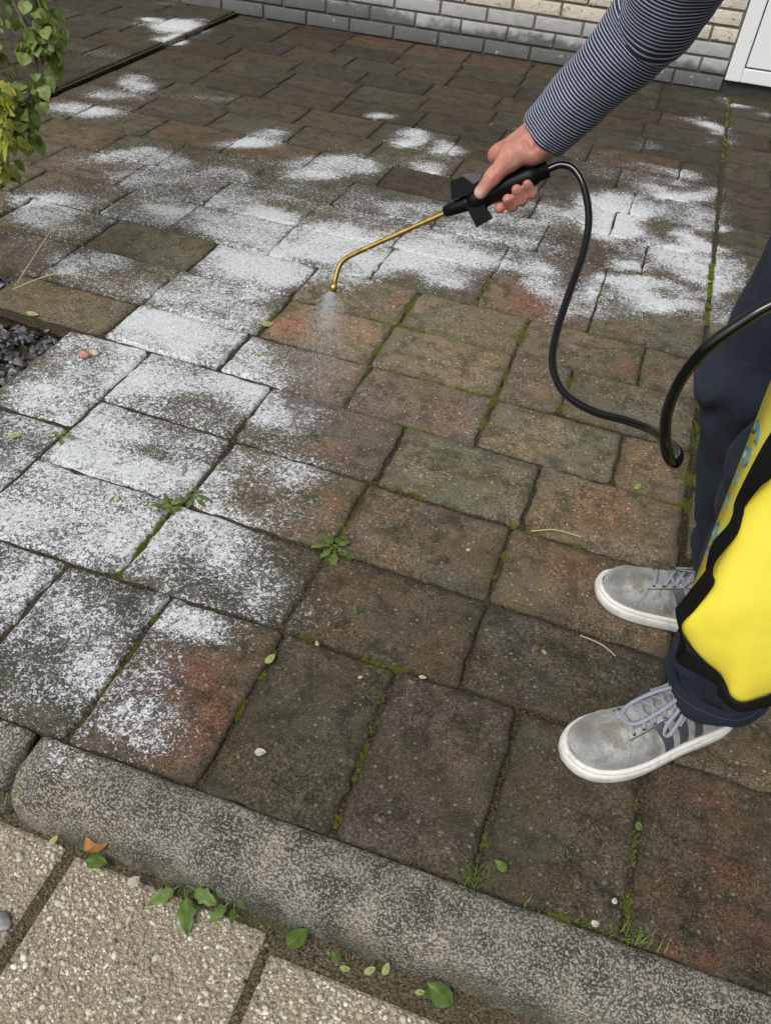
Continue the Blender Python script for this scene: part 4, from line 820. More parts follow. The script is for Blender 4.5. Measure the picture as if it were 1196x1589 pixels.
for (u0, u1, dv) in [(-0.775, -0.489, 0.012), (-0.473, -0.190, 0.0), (-0.178, 0.114, -0.012), (0.125, 0.41, 0.0)]:
    slab(u0, u1, 0.055 + dv, 0.358 + dv * 0.4 - (0.016 if u0 > -0.2 else 0.0))
for (u0, u1) in [(-0.775, -0.49), (-0.47, -0.19), (-0.17, 0.115), (0.13, 0.41)]:
    slab(u0, u1, -0.26, 0.035, False)
for (u0, u1) in [(-1.36, -1.08), (-1.065, -0.79), (0.425, 0.71), (0.725, 1.0)]:
    slab(u0, u1, 0.055, 0.345, False)

# ------------------------------------------------------------------ gravel beds
def slate_material():
    t = NT('slate_chip'); c = t.attr('tone'); p = t.pos()
    col = t.mix(c, (0.035, 0.036, 0.039), (0.145, 0.145, 0.148))
    col = t.mix(t.math('MULTIPLY', t.rng(t.noise(p, 120, 4), 0.45, 0.7), 0.5), col, (0.03, 0.032, 0.034))
    col = t.mix(t.math('MULTIPLY', t.math('GREATER_THAN', c, 0.93), 0.8), col, (0.30, 0.30, 0.29))
    return t.out(col, 0.5, t.bump(t.noise(p, 160, 3), 0.5, 0.002), 0.5)
M_SLATE = slate_material()
CHIP = []
for V, F in rock_set(8, 90):
    CHIP.append((V * np.array([1.0, 0.9, 0.55]), F))
def gravel(name, poly_fn, ub, vb, n, label):
    pts = []
    while len(pts) < n:
        x, y = random.uniform(*ub), random.uniform(*vb)
        if poly_fn(x, y): pts.append((x, y))
    sz = np.clip(RNG.lognormal(math.log(0.0080), 0.42, n), 0.003, 0.018)
    V, F, T = scatter_rocks(pts, sz, CHIP, RNG.uniform(-0.035, -0.004, n), 0.45)
    o = mesh_obj(name, V, F, M_SLATE, None, False, (0, 0, 0), {'tone': T})
    return tag(o, label, 'gravel', kind='stuff')
sheet('soil_bed', [(-2.9, 0.36), (-1.158, 0.40), (-1.158, 1.345), (-1.417, 1.37), (-1.417, 1.56), (-2.0, 1.56), (-2.0, 1.745), (-2.155, 1.745), (-2.155, 1.98), (-2.9, 1.98)], -0.03, M_SOIL)
gravel('gravel', lambda x, y: (y < 1.352 and x < -1.166) or (x < -1.43 and 1.3 < y < 1.54), (-1.85, -1.164), (0.50, 1.55), 6500, 'dark slate chips filling the bed at the left edge of the paving')
# ------------------------------------------------------------------ house wall: mortar body with bricks set proud
WALL_S, WALL_C = 0.0613, 4.380            # wall face line v = S*u + C
WALL_ANG = math.atan(WALL_S)
def wall_pt(s, d=0.0):
    """point on the wall face at u = s, d metres in front of it"""
    return np.array([s + math.sin(WALL_ANG) * d, WALL_S * s + WALL_C - math.cos(WALL_ANG) * d])
def mortar_material():
    t = NT('brick_mortar'); p = t.pos(); f = t.noise(p, 260, 3, 0.7)
    z = t.sep(p)[2]
    col = t.mix(t.rng(f, 0.3, 0.7), (0.13, 0.12, 0.10), (0.24, 0.225, 0.19))
    damp = t.math('MULTIPLY', t.rng(t.math('ADD', z, t.math('MULTIPLY', t.noise(p, 7, 3), 0.12)), 0.09, 0.20, 1.0, 0.0), 0.75)
    col = t.mix(damp, col, (0.055, 0.055, 0.052))
    return t.out(col, 0.95, t.bump(f, 0.8, 0.004), 0.1)
def brick_material(cream):
    t = NT('cream_rough_brick' if cream else 'grey_painted_plinth_brick'); p = t.pos(); ob = t.node('ShaderNodeObjectInfo').outputs['Random']
    f = t.noise(p, 150, 4, 0.7); n = t.noise(p, 22, 4, 0.6)
    if cream:
        col = t.mix(t.rng(n, 0.3, 0.7), (0.60, 0.56, 0.46), (0.72, 0.68, 0.58))
        col = t.mix(t.math('MULTIPLY', ob, 0.35), col, (0.58, 0.51, 0.39))
        pit = t.rng(t.noise(p, 62, 3, 0.6, 0.4), 0.60, 0.70)
        col = t.mix(t.math('MULTIPLY', pit, 0.6), col, (0.30, 0.25, 0.19))
        nb = t.bump(t.math('SUBTRACT', t.math('ADD', f, t.math('MULTIPLY', n, 1.5)), pit), 0.8, 0.006)
        return t.out(col, 0.85, nb, 0.3)
    col = t.mix(t.rng(n, 0.3, 0.7), (0.36, 0.365, 0.365), (0.46, 0.465, 0.46))
    col = t.mix(t.math('MULTIPLY', ob, 0.3), col, (0.40, 0.40, 0.38))
    z = t.sep(p)[2]; x = t.sep(p)[0]
    # rising damp and algae stain, higher towards the shrub side
    lim = t.math('ADD', 0.075, t.math('MULTIPLY', t.rng(x, -2.2, -1.0, 1.0, 0.0), 0.06))
    st = t.rng(t.math('ADD', z, t.math('MULTIPLY', t.math('SUBTRACT', t.noise(p, 6.5, 4, 0.65), 0.5), 0.22)), lim, t.math('ADD', lim, 0.05), 1.0, 0.0)
    col = t.mix(t.math('MULTIPLY', st, 0.82), col, t.mix(t.noise(p, 40, 3), (0.045, 0.047, 0.045), (0.10, 0.105, 0.10)))
    ch = t.rng(t.noise(p, 34, 3, 0.7), 0.66, 0.70)
    col = t.mix(t.math('MULTIPLY', ch, 0.55), col, (0.62, 0.62, 0.60))
    return t.out(col, 0.7, t.bump(t.math('ADD', f, n), 0.45, 0.003), 0.3)
M_MORTAR, M_CREAM, M_PLINTH = mortar_material(), brick_material(True), brick_material(False)

def wall_box(s0, s1, z0, z1, d0, d1, bev=0.0):
    """box on the wall between u=s0..s1, heights z0..z1, depth d0..d1 in front of the face; local coords about its centre"""
    a = wall_pt((s0 + s1) / 2, (d0 + d1) / 2)
    vs, fs = box(0, 0, 0, (s1 - s0) / math.cos(WALL_ANG), d1 - d0, z1 - z0, bev)
    return vs, fs, (a[0], a[1], (z0 + z1) / 2)
def wall_obj(name, s0, s1, z0, z1, d0, d1, mat, parent, bev=0.0, smooth=False):
    vs, fs, loc = wall_box(s0, s1, z0, z1, d0, d1, bev)
    o = mesh_obj(name, vs, fs, mat, parent, smooth, loc)
    o.rotation_euler.z = WALL_ANG
    return o
house = empty('house_wall', (*wall_pt(-1.0, 0), 0))
house.location = (0, 0, 0)
tag(house, 'house wall of cream bricks over damp-stained grey plinth bricks', 'wall')
wall_obj('mortar', -4.2, 0.209, -0.12, 2.7, -0.25, -0.007, M_MORTAR, house)
wall_obj('mortar', 1.16, 3.2, -0.12, 2.7, -0.25, -0.007, M_MORTAR, house)
COURSES = [-0.002, 0.064, 0.130, 0.193]
zc = list(COURSES)
while zc[-1] < 2.6: zc.append(zc[-1] + 0.0635)
PH = {0: -0.683, 1: -0.805, 2: -0.688, 3: -0.80}
rest = {True: [], False: []}
def rough_box(vs, amp, seed):
    out = []
    for v in vs:
        w = Vector(v) * 38 + Vector((seed * 3.1, 0, seed))
        n = mnoise.noise_vector(w)
        out.append((v[0] + n.x * amp, v[1] + n.y * amp, v[2] + n.z * amp))
    return out
nb = 0
for ci, (z0, z1) in enumerate(zip(zc, zc[1:])):
    cream = ci >= 3
    mod = 0.2235
    ph = PH.get(ci, -0.688 if ci % 2 == 0 else -0.80)
    for rng_ in ((-4.15, 0.205), (1.165, 3.1)):
        s = ph + mod * math.floor((rng_[0] - ph) / mod)
        while s < rng_[1]:
            a, b = max(s + 0.0055, rng_[0]), min(s + mod - 0.0055, rng_[1])
            s += mod
            if b - a < 0.02: continue
            nb += 1
            pr = random.uniform(-0.0015, 0.002)
            vs, fs, loc = wall_box(a, b, z0 + 0.0055, z1 - 0.0055, -0.05, pr, 0.004 if cream else 0.003)
            if ci < 9 and -2.75 < (a + b) / 2 < 0.25:
                o = mesh_obj('brick', rough_box(vs, 0.0022 if cream else 0.001, nb), fs, M_CREAM if cream else M_PLINTH, house, True, loc)
                o.rotation_euler = (random.gauss(0, 0.006), random.gauss(0, 0.004), WALL_ANG + random.gauss(0, 0.004))
            else:
                Rz = np.array(Matrix.Rotation(WALL_ANG, 3, 'Z'))
                rest[cream].append(([tuple(np.array(v) @ Rz.T + np.array(loc)) for v in vs], fs))
for cream in (True, False):
    V, F = join(rest[cream])
    o = mesh_obj('upper_bricks' if cream else 'outer_plinth_bricks', V, F, M_CREAM if cream else M_PLINTH, house, False)
    o['kind'] = 'stuff'

# ------------------------------------------------------------------ white door
def plastic_material():
    t = NT('white_door_plastic'); p = t.pos()
    d = t.rng(t.noise(p, 30, 5, 0.7), 0.58, 0.75)
    z = t.sep(p)[2]
    low = t.rng(z, 0.04, 0.16, 1.0, 0.0)
    spec = t.rng(t.noise(p, 190, 2), 0.66, 0.72)
    col = t.mix(t.math('MULTIPLY', t.math('MULTIPLY', d, low), 0.35), (0.80, 0.81, 0.82), (0.35, 0.33, 0.28))
    col = t.mix(t.math('MULTIPLY', t.math('MULTIPLY', spec, low), 0.5), col, (0.2, 0.19, 0.16))
    return t.out(col, 0.32, t.bump(t.noise(p, 60, 2), 0.04, 0.002), 0.5)
M_DOOR = plastic_material()
t = NT('black_door_gasket'); M_GASKET = t.out((0.015, 0.015, 0.016), 0.6)
door = empty('door')
tag(door, 'white plastic door in a white frame set in the brick wall', 'door')
wall_obj('frame', 0.212, 0.278, 0.052, 2.12, -0.08, 0.012, M_DOOR, door, 0.004)
wall_obj('frame', 1.092, 1.158, 0.052, 2.12, -0.08, 0.012, M_DOOR, door, 0.004)
wall_obj('frame', 0.2785, 1.0915, 0.052, 0.108, -0.08, 0.010, M_DOOR, door, 0.004)
wall_obj('frame', 0.2785, 1.0915, 2.06, 2.12, -0.08, 0.010, M_DOOR, door, 0.004)
wall_obj('gasket', 0.2790, 1.0910, 0.1085, 2.0595, -0.07, -0.012, M_GASKET, door)
lf = wall_obj('leaf', 0.2845, 1.0855, 0.1145, 2.0545, -0.06, 0.004, M_DOOR, door, 0.005)
wall_obj('panel', 0.40, 0.97, 0.30, 0.98, 0.005, 0.011, M_DOOR, door, 0.004)
wall_obj('panel', 0.40, 0.97, 1.10, 1.95, 0.005, 0.011, M_DOOR, door, 0.004)
t = NT('brushed_metal_handle'); M_METAL = t.out((0.6, 0.6, 0.6), 0.3, Metallic=1.0)
hp = wall_pt(1.04, 0.0)
hv, hf = join([tube([(hp[0], hp[1] - 0.004, 1.03), (hp[0], hp[1] - 0.05, 1.03), (hp[0] - 0.12, hp[1] - 0.055, 1.03)], 0.009, 10)])
mesh_obj('handle', hv, hf, M_METAL, door)
def sill_material():
    t = NT('dark_threshold_stone'); p = t.pos(); f = t.noise(p, 120, 4, 0.7)
    return t.out(t.mix(f, (0.02, 0.02, 0.018), (0.09, 0.085, 0.075)), 0.9, t.bump(f, 0.8, 0.004), 0.2)
o = wall_obj('threshold', 0.2125, 1.1575, -0.05, 0.051, -0.09, -0.012, sill_material(), door, 0.004)

# ------------------------------------------------------------------ shrub at the left
def leaf_mesh(name, L, Wd, mats, fold=0.25, droop=0.25, n=5, tip=0.5, lobes=0.0):
    """a leaf as a folded blade: stalk at origin, grows along +x"""
    V, F = [], []
    for i in range(n + 1):
        s = i / n
        w = Wd * (math.sin(math.pi * min(1, s ** (0.75) )) ** 0.75 if 0 < s < 1 else 0.0)
        if lobes: w *= 1 + lobes * math.sin(i * 2.6)
        z = -droop * L * s * s
        for q in (-1, -0.5, 0, 0.5, 1):
            V.append((s * L, q * w, z + fold * abs(q) * w + 0.05 * L * math.sin(3 * q + 4 * s)))
    for i in range(n):
        for k in range(4):
            F.append([i * 5 + k, i * 5 + k + 1, (i + 1) * 5 + k + 1, (i + 1) * 5 + k])
    me = bpy.data.meshes.new(name)
    me.from_pydata(V, [], F); me.update()
    me.polygons.foreach_set('use_smooth', [True] * len(me.polygons))
    at = me.attributes.new('across', 'FLOAT', 'POINT')
    at.data.foreach_set('value', [abs(q) for _ in range(n + 1) for q in (-1, -0.5, 0, 0.5, 1)])
    me.materials.append(mats)
    return me
def leaf_material(name, c0, c1, rough=0.45, trans=0.35):
    t = NT(name); ob = t.node('ShaderNodeObjectInfo').outputs['Random']; p = t.obj()
    col = t.mix(ob, c0, c1)
    vein = t.rng(t.attr('across'), 0.0, 0.14, 1.0, 0.0)
    col = t.mix(t.math('MULTIPLY', vein, 0.4), col, (0.33, 0.38, 0.14))
    col = t.mix(t.math('MULTIPLY', t.rng(t.noise(p, 90, 3), 0.45, 0.7), 0.35), col, (0.02, 0.035, 0.008))
    b2 = t.node('ShaderNodeBsdfTranslucent'); t.put(b2.inputs[0], t.mix(0.5, col, (0.25, 0.32, 0.04)))
    mx = t.node('ShaderNodeMixShader'); mx.inputs[0].default_value = trans
    t.out(col, rough, t.bump(t.noise(p, 200, 3), 0.3, 0.001), 0.4)
    t.l.new(t.b.outputs[0], mx.inputs[1]); t.l.new(b2.outputs[0], mx.inputs[2])
    t.l.new(mx.outputs[0], t.n['Material Output'].inputs['Surface'])
    return t.m
M_LEAF = leaf_material('green_shrub_leaf', (0.14, 0.21, 0.05), (0.27, 0.34, 0.10))
M_LEAFY = leaf_material('yellow_green_foliage', (0.30, 0.34, 0.04), (0.46, 0.46, 0.08))
M_WEED = leaf_material('weed_leaf', (0.10, 0.19, 0.035), (0.19, 0.28, 0.07))
M_PALE = leaf_material('pale_fallen_leaf', (0.34, 0.40, 0.12), (0.62, 0.62, 0.36), 0.6, 0.2)
M_ORANGE = leaf_material('orange_fallen_leaf', (0.50, 0.22, 0.05), (0.56, 0.28, 0.08), 0.6, 0.2)
M_PETAL = leaf_material('whitish_petal', (0.62, 0.55, 0.45), (0.72, 0.66, 0.58), 0.7, 0.2)
t = NT('brown_twig'); M_TWIG = t.out(t.mix(t.noise(t.pos(), 200, 3), (0.10, 0.075, 0.045), (0.22, 0.18, 0.11)), 0.85)
t = NT('pale_straw'); M_STRAW = t.out(t.mix(t.noise(t.pos(), 80, 2), (0.42, 0.36, 0.22), (0.55, 0.50, 0.33)), 0.8)
LEAVES = [leaf_mesh('leaf', 0.028 * s, 0.0130 * s * w, M_LEAF, f, d) for s, w, f, d in ((1, 1.05, 0.25, 0.2), (0.85, 1.2, 0.35, 0.4), (1.12, 0.95, 0.15, 0.3), (0.65, 1.1, 0.3, 0.1))]
YLEAVES = [leaf_mesh('leaf', 0.030 * s, 0.0085 * s, M_LEAFY, 0.2, 0.3, 7, 0.5, 0.35) for s in (1, 0.8, 1.2)]
def put_leaf(me, parent, p, d, roll, sc=1.0, name='leaf'):
    o = bpy.data.objects.new(name, me)
    COL.objects.link(o)
    o.parent = parent
    q = Vector(d).to_track_quat('X', 'Z')
    o.rotation_euler = (q.to_matrix() @ Matrix.Rotation(roll, 3, 'X')).to_euler()
    o.location = p
    o.scale = (sc, sc, sc)
    return o
def shrub(name, label, base, branches, leaves, per, spread, seed, cat='shrub'):
    r = random.Random(seed)
    e = empty(name, base); tag(e, label, cat)
    B = np.array(base)
    parts = []
    for br in branches:
        path = catmull([(0, 0, 0)] + [tuple(np.array(q) - B) for q in br], 6)
        n = len(path)
        parts.append(tube(path, np.linspace(0.006, 0.0016, n), 6))
        L = np.linalg.norm(np.diff(path, axis=0), axis=1).sum()
        for i in range(int(L * per)):
            s = 1 - r.random() ** 1.5 * 0.72
            k = min(n - 2, int(s * (n - 1)))
            d0 = path[k + 1] - path[k]; d0 /= np.linalg.norm(d0)
            off = np.array([r.gauss(0, 1), r.gauss(0, 1), r.gauss(0, 1)])
            off -= d0 * (off @ d0); off /= np.linalg.norm(off) + 1e-9
            p = path[k] + off * r.uniform(0.004, spread)
            dv = off * 0.9 + d0 * 0.4 + np.array([0.15, -0.25, -0.55])
            put_leaf(r.choice(leaves), e, p, dv, r.gauss(0, 0.7), r.uniform(0.75, 1.25))
    V, F = join(parts)
    mesh_obj('branch', V, F, M_TWIG, e)
    return e
# ------------------------------------------------------------------ the shrub and its yellow neighbour
SB = (-1.62, 1.47, -0.02)
shrub('leafy_shrub', 'green broad-leaved shrub overhanging the patio at the upper left', SB, [
    [(-1.58, 1.67, 0.45), (-1.485, 1.67, 0.72), (-1.385, 1.665, 0.60), (-1.335, 1.65, 0.47), (-1.350, 1.60, 0.385), (-1.343, 1.555, 0.335)],
    [(-1.60, 1.68, 0.50), (-1.475, 1.69, 0.78), (-1.365, 1.69, 0.68), (-1.322, 1.685, 0.55), (-1.318, 1.66, 0.49)],
    [(-1.60, 1.64, 0.40), (-1.505, 1.62, 0.66), (-1.425, 1.62, 0.55), (-1.395, 1.59, 0.44), (-1.375, 1.575, 0.38)],
    [(-1.62, 1.66, 0.40), (-1.56, 1.66, 0.80), (-1.505, 1.67, 0.95), (-1.405, 1.70, 0.86), (-1.325, 1.71, 0.72)],
    [(-1.66, 1.62, 0.45), (-1.62, 1.58, 0.80), (-1.55, 1.54, 0.70), (-1.50, 1.52, 0.52)],
    [(-1.68, 1.72, 0.40), (-1.70, 1.80, 0.75), (-1.62, 1.86, 0.90), (-1.52, 1.88, 0.80)],
    [(-1.52, 1.62, 0.20), (-1.475, 1.60, 0.33), (-1.430, 1.575, 0.28), (-1.410, 1.565, 0.235)]],
    LEAVES, 115, 0.034, 5)
shrub('yellow_shrub', 'yellow-green feathery plant at the left edge below the shrub', (-1.50, 1.46, -0.02), [
    [(-1.46, 1.47, 0.35), (-1.38, 1.46, 0.55), (-1.30, 1.45, 0.49), (-1.272, 1.445, 0.445)],
    [(-1.47, 1.48, 0.30), (-1.39, 1.48, 0.44), (-1.31, 1.475, 0.40), (-1.285, 1.465, 0.365)],
    [(-1.48, 1.46, 0.30), (-1.44, 1.44, 0.50), (-1.37, 1.42, 0.52)],
    [(-1.46, 1.5, 0.22), (-1.39, 1.49, 0.33), (-1.34, 1.48, 0.29)]],
    YLEAVES, 95, 0.018, 8)

# ------------------------------------------------------------------ person
HF_O, HE1, HE2, HE3 = [np.array(q) for q in K['handle_frame']]
def hl(a, b, c):
    """handle frame, millimetres: a along towards the lance, b up across the grip, c away"""
    return HF_O + (HE1 * a + HE2 * b + HE3 * c) / 1000.0
WR, EL = np.array(K['wrist'][0]), np.array(K['elbow'][0])
SH = EL + np.array([0.075, -0.13, 0.25])
def skin_material():
    t = NT('skin'); p = t.pos()
    n = t.noise(p, 38, 4, 0.6); f = t.noise(p, 420, 3, 0.6)
    col = t.mix(t.rng(n, 0.3, 0.7), (0.44, 0.180, 0.135), (0.57, 0.285, 0.222))
    col = t.mix(t.math('MULTIPLY', t.attr('blush'), 0.6), col, (0.56, 0.20, 0.155))
    col = t.mix(t.math('MULTIPLY', t.attr('pale'), 0.75), col, (0.70, 0.53, 0.40))
    col = t.mix(t.math('MULTIPLY', t.rng(f, 0.45, 0.65), 0.14), col, (0.36, 0.16, 0.11))
    wr = t.noise(p, 170, 4, 0.7, 1.2)
    nb = t.bump(t.math('ADD', t.math('MULTIPLY', f, 0.4), wr), 0.55, 0.0015)
    t.out(col, 0.48, nb, 0.45)
    t.b.inputs['Subsurface Weight'].default_value = 0.12
    t.b.inputs['Subsurface Radius'].default_value = (0.012, 0.004, 0.002)
    t.b.inputs['Subsurface Scale'].default_value = 0.5
    return t.m
M_SKIN = skin_material()
# fingers wrap round the far side of the grip and come back to the camera side beneath it
FING = {
    'index':  dict(mcp=(17, 47, 12), pip=(30, 8, 42), dip=(33, -22, 20), tip=(33.5, -25, -3), r=(10.2, 9.6, 8.8, 8.2)),
    'middle': dict(mcp=(1, 46, 24), pip=(13, -6, 38), dip=(16, -28.5, -3), tip=(17, -18, -14.5), r=(10.6, 9.8, 9.1, 8.4)),
    'ring':   dict(mcp=(-17, 43, 28), pip=(-4, -6, 36), dip=(-1, -25.5, -6), tip=(0, -10, -17), r=(10.2, 9.4, 8.8, 8.1)),
    'little': dict(mcp=(-34, 39, 26), pip=(-22, -5, 31), dip=(-18, -22.5, -5), tip=(-16.5, -9, -15.5), r=(9.4, 8.6, 8.0, 7.4))}
def hand_sdf(X):
    D = None
    def add(d, k):
        nonlocal D
        D = d if D is None else smin(D, d, k)
    wr = WR
    base = {'index': hl(-42, 58, 4), 'middle': hl(-48, 58, 14), 'ring': hl(-55, 54, 20), 'little': hl(-60, 48, 22)}
    fo = wr + (EL - wr) * 0.45
    add(sd_cone(X, wr + (EL - wr) * 0.04, fo, 0.0265, 0.036), 0.01)
    add(sd_cone(X, hl(-62, 46, 12), wr + (EL - wr) * 0.10, 0.0265, 0.027), 0.016)
    for n, f in FING.items():
        m = hl(*f['mcp'])
        add(sd_cone(X, base[n], m, 0.0135, 0.0118), 0.012)
    # heel of the hand resting over the rear of the grip
    add(sd_cone(X, hl(-52, 36, -6), hl(-38, 30, -8), 0.019, 0.0185), 0.010)
    add(sd_cone(X, hl(-64, 34, 14), hl(-52, 24, 22), 0.018, 0.014), 0.012)
    # thumb: thenar, metacarpal, proximal, distal
    add(sd_cone(X, hl(-50, 44, -4), hl(-6, 35, -14), 0.0195, 0.0178), 0.010)
    add(sd_cone(X, hl(-4, 40, -2), hl(10, 47, 8), 0.016, 0.012), 0.012)
    add(sd_cone(X, hl(-6, 35, -14), hl(27, 20, -20), 0.0155, 0.0118), 0.009)
    add(sd_cone(X, hl(27, 20, -20), hl(51, 6.5, -19), 0.0116, 0.0098), 0.006)
    # fingers, one capsule chain each
    for n, f in FING.items():
        a, b, c, d = hl(*f['mcp']), hl(*f['pip']), hl(*f['dip']), hl(*f['tip'])
        r = [q / 1000 for q in f['r']]
        dd = smin(sd_cone(X, a, b, r[0], r[1]), sd_cone(X, b, c, r[1], r[2]), 0.003)
        dd = smin(dd, sd_cone(X, c, d, r[2], r[3]), 0.003)
        add(dd, 0.0032)
    # skin creases and tendons, as soft grooves and ridges
    def line(a, b, w, h):
        nonlocal D
        a = np.asarray(a); b = np.asarray(b); ab = b - a
        t = np.clip(((X - a) @ ab) / (ab @ ab), 0, 1)
        d = np.linalg.norm(X - a - t[..., None] * ab, axis=-1)
        D = D + 1.5 * h * np.exp(-(d / w) ** 2)
    for a, b, w, h in ((hl(-31, 47, -24), hl(-36, 32, -28), 0.0026, 0.0022), (hl(-42, 50, -20), hl(-45, 33, -26), 0.0026, 0.0018), (hl(-52, 52, -14), hl(-55, 38, -22), 0.0024, 0.0014),
                       (hl(23, 30, -30), hl(19, 14, -30), 0.0018, 0.0011), (hl(28, 28, -31), hl(25, 12, -30), 0.0018, 0.0014), (hl(33, 25, -31), hl(30, 10, -29), 0.0018, 0.0010),
                       (hl(-8, 52, -22), hl(-12, 26, -32), 0.0024, 0.0008), (hl(0, 50, -26), hl(-3, 24, -32), 0.0022, 0.0007),
                       (hl(-46, 60, 0), hl(12, 54, 0), 0.0035, -0.0012), (hl(-52, 66, -8), hl(-20, 50, -22), 0.0035, -0.0011), (hl(-70, 66, -4), hl(-40, 58, -14), 0.003, -0.0010)):
        line(a, b, w, h)
    return D
lo = np.minimum.reduce([hl(60, -40, -45), hl(-110, 80, 70), WR - 0.04, hl(60, 80, 70), hl(-70, -45, -45)]) - 0.03
hi = np.maximum.reduce([hl(60, -40, -45), hl(-110, 80, 70), WR + 0.07, hl(60, 80, 70), hl(-70, -45, -45)]) + 0.03
HV, HFc = surface_nets(hand_sdf, lo, hi, 0.0017)
HV = relax(HV, HFc, 1, 0.4)
blush = np.zeros(len(HV)); pale = np.zeros(len(HV))
for n, f in FING.items():
    blush = np.maximum(blush, np.clip(1.25 - np.linalg.norm(HV - hl(*f['tip']), axis=1) / 0.024, 0, 1))
    blush = np.maximum(blush, 0.5 * np.clip(1.2 - np.linalg.norm(HV - hl(*f['mcp']), axis=1) / 0.022, 0, 1))
blush = np.maximum(blush, 0.75 * np.clip(1.2 - np.linalg.norm(HV - hl(27, 20, -26), axis=1) / 0.022, 0, 1))
blush = np.maximum(blush, 0.55 * np.clip(1.3 - np.linalg.norm(HV - hl(-45, 36, -26), axis=1) / 0.024, 0, 1))
pale = np.clip(1.5 - np.linalg.norm(HV - hl(56, 4, -24), axis=1) / 0.011, 0, 1)
# rest of the body: bent over, inside the clothes
HIPC = np.array([0.34, 0.92, 0.84]); CHEST = np.array([0.16, 0.90, 1.13]); NECK = np.array([0.04, 0.87, 1.24]); HEAD = np.array([-0.02, 0.86, 1.37])
SHL = np.array([0.10, 0.74, 1.14]); ELL = np.array([0.30, 0.62, 1.05]); WRL = np.array([0.44, 0.70, 0.90])
HPR, KNR, ANR = np.array([0.262, 1.03, 0.83]), np.array([0.214, 1.012, 0.475]), np.array([0.318, 1.055, 0.085])
HPL, KNL, ANL = np.array([0.36, 0.83, 0.83]), np.array([0.255, 0.81, 0.47]), np.array([0.292, 0.822, 0.085])
def body_sdf(X):
    D = sd_ell(X, HIPC, (0.13, 0.16, 0.13))
    for d, k in ((sd_cone(X, HIPC, CHEST, 0.115, 0.125), 0.06), (sd_cone(X, SH, SHL, 0.055, 0.055), 0.06),
                 (sd_cone(X, CHEST, NECK, 0.08, 0.055), 0.05), (sd_cone(X, NECK, HEAD, 0.052, 0.055), 0.03),
                 (sd_ell(X, HEAD + np.array([0, 0, 0.02]), (0.092, 0.076, 0.112)), 0.03),
                 (sd_ell(X, HEAD + np.array([-0.045, 0, -0.055]), (0.045, 0.05, 0.05)), 0.03),
                 (sd_cone(X, HEAD + np.array([-0.09, 0, 0.01]), HEAD + np.array([-0.108, 0, -0.022]), 0.008, 0.014), 0.012),
                 (sd_ell(X, HEAD + np.array([0.005, 0.078, -0.01]), (0.02, 0.01, 0.032)), 0.008),
                 (sd_ell(X, HEAD + np.array([0.005, -0.078, -0.01]), (0.02, 0.01, 0.032)), 0.008),
                 (sd_cone(X, SH, EL, 0.042, 0.036), 0.03), (sd_cone(X, EL, WR + (EL - WR) * 0.35, 0.036, 0.032), 0.01),
                 (sd_cone(X, SHL, ELL, 0.046, 0.036), 0.03), (sd_cone(X, ELL, WRL, 0.036, 0.026), 0.01), (sd_ell(X, WRL + np.array([0.03, 0.03, -0.05]), (0.03, 0.04, 0.055)), 0.02),
                 (sd_cone(X, HPR, KNR, 0.07, 0.05), 0.04), (sd_cone(X, KNR, ANR, 0.048, 0.034), 0.02),
                 (sd_cone(X, HPL, KNL, 0.07, 0.05), 0.04), (sd_cone(X, KNL, ANL, 0.048, 0.034), 0.02)):
        D = smin(D, d, k)
    return D
BV, BF = surface_nets(body_sdf, (-0.2, 0.5, 0.02), (0.6, 1.25, 1.55), 0.0125)
V = np.concatenate([HV, BV]); F = np.concatenate([HFc, BF + len(HV)])
z0 = np.zeros(len(BV))
person = mesh_obj('person', V, F, M_SKIN, None, True, (0, 0, 0), {'blush': np.concatenate([blush, z0]), 'pale': np.concatenate([pale, z0])})
tag(person, 'person in striped sweater, navy trousers and grey sneakers aiming a spray lance', 'person')
# face and hair
t = NT('eye'); M_EYE = t.out((0.75, 0.74, 0.72), 0.2)
t = NT('lips'); M_LIP = t.out((0.42, 0.17, 0.14), 0.5)
t = NT('grey_hair'); M_HAIR = t.out(t.mix(t.noise(t.pos(), 90, 4), (0.06, 0.05, 0.04), (0.20, 0.18, 0.16)), 0.7, t.bump(t.noise(t.pos(), 260, 3), 1.0, 0.004))
for s in (-1, 1):
    bm = bmesh.new(); bmesh.ops.create_uvsphere(bm, u_segments=12, v_segments=8, radius=0.012)
    vs = [tuple(np.array(v.co) + HEAD + np.array([-0.078, 0.031 * s, 0.012])) for v in bm.verts]; fs = [[v.index for v in f.verts] for f in bm.faces]; bm.free()
    mesh_obj('eye', vs, fs, M_EYE, person)
mesh_obj('mouth', *tube([HEAD + np.array([-0.083, -0.022, -0.062]), HEAD + np.array([-0.091, 0, -0.060]), HEAD + np.array([-0.083, 0.022, -0.062])], 0.005, 8), M_LIP, person)
hv, hf = surface_nets(lambda X: np.maximum(sd_ell(X, HEAD + np.array([0.008, 0, 0.032]), (0.098, 0.084, 0.114)) + 0.006 * np.sin(X[..., 0] * 160) * np.sin(X[..., 1] * 190), -(X[..., 2] - (HEAD[2] + 0.03) + (X[..., 0] - HEAD[0]) * 0.75)), HEAD - 0.14, HEAD + 0.17, 0.009)
mesh_obj('hair', hv, hf, M_HAIR, person)
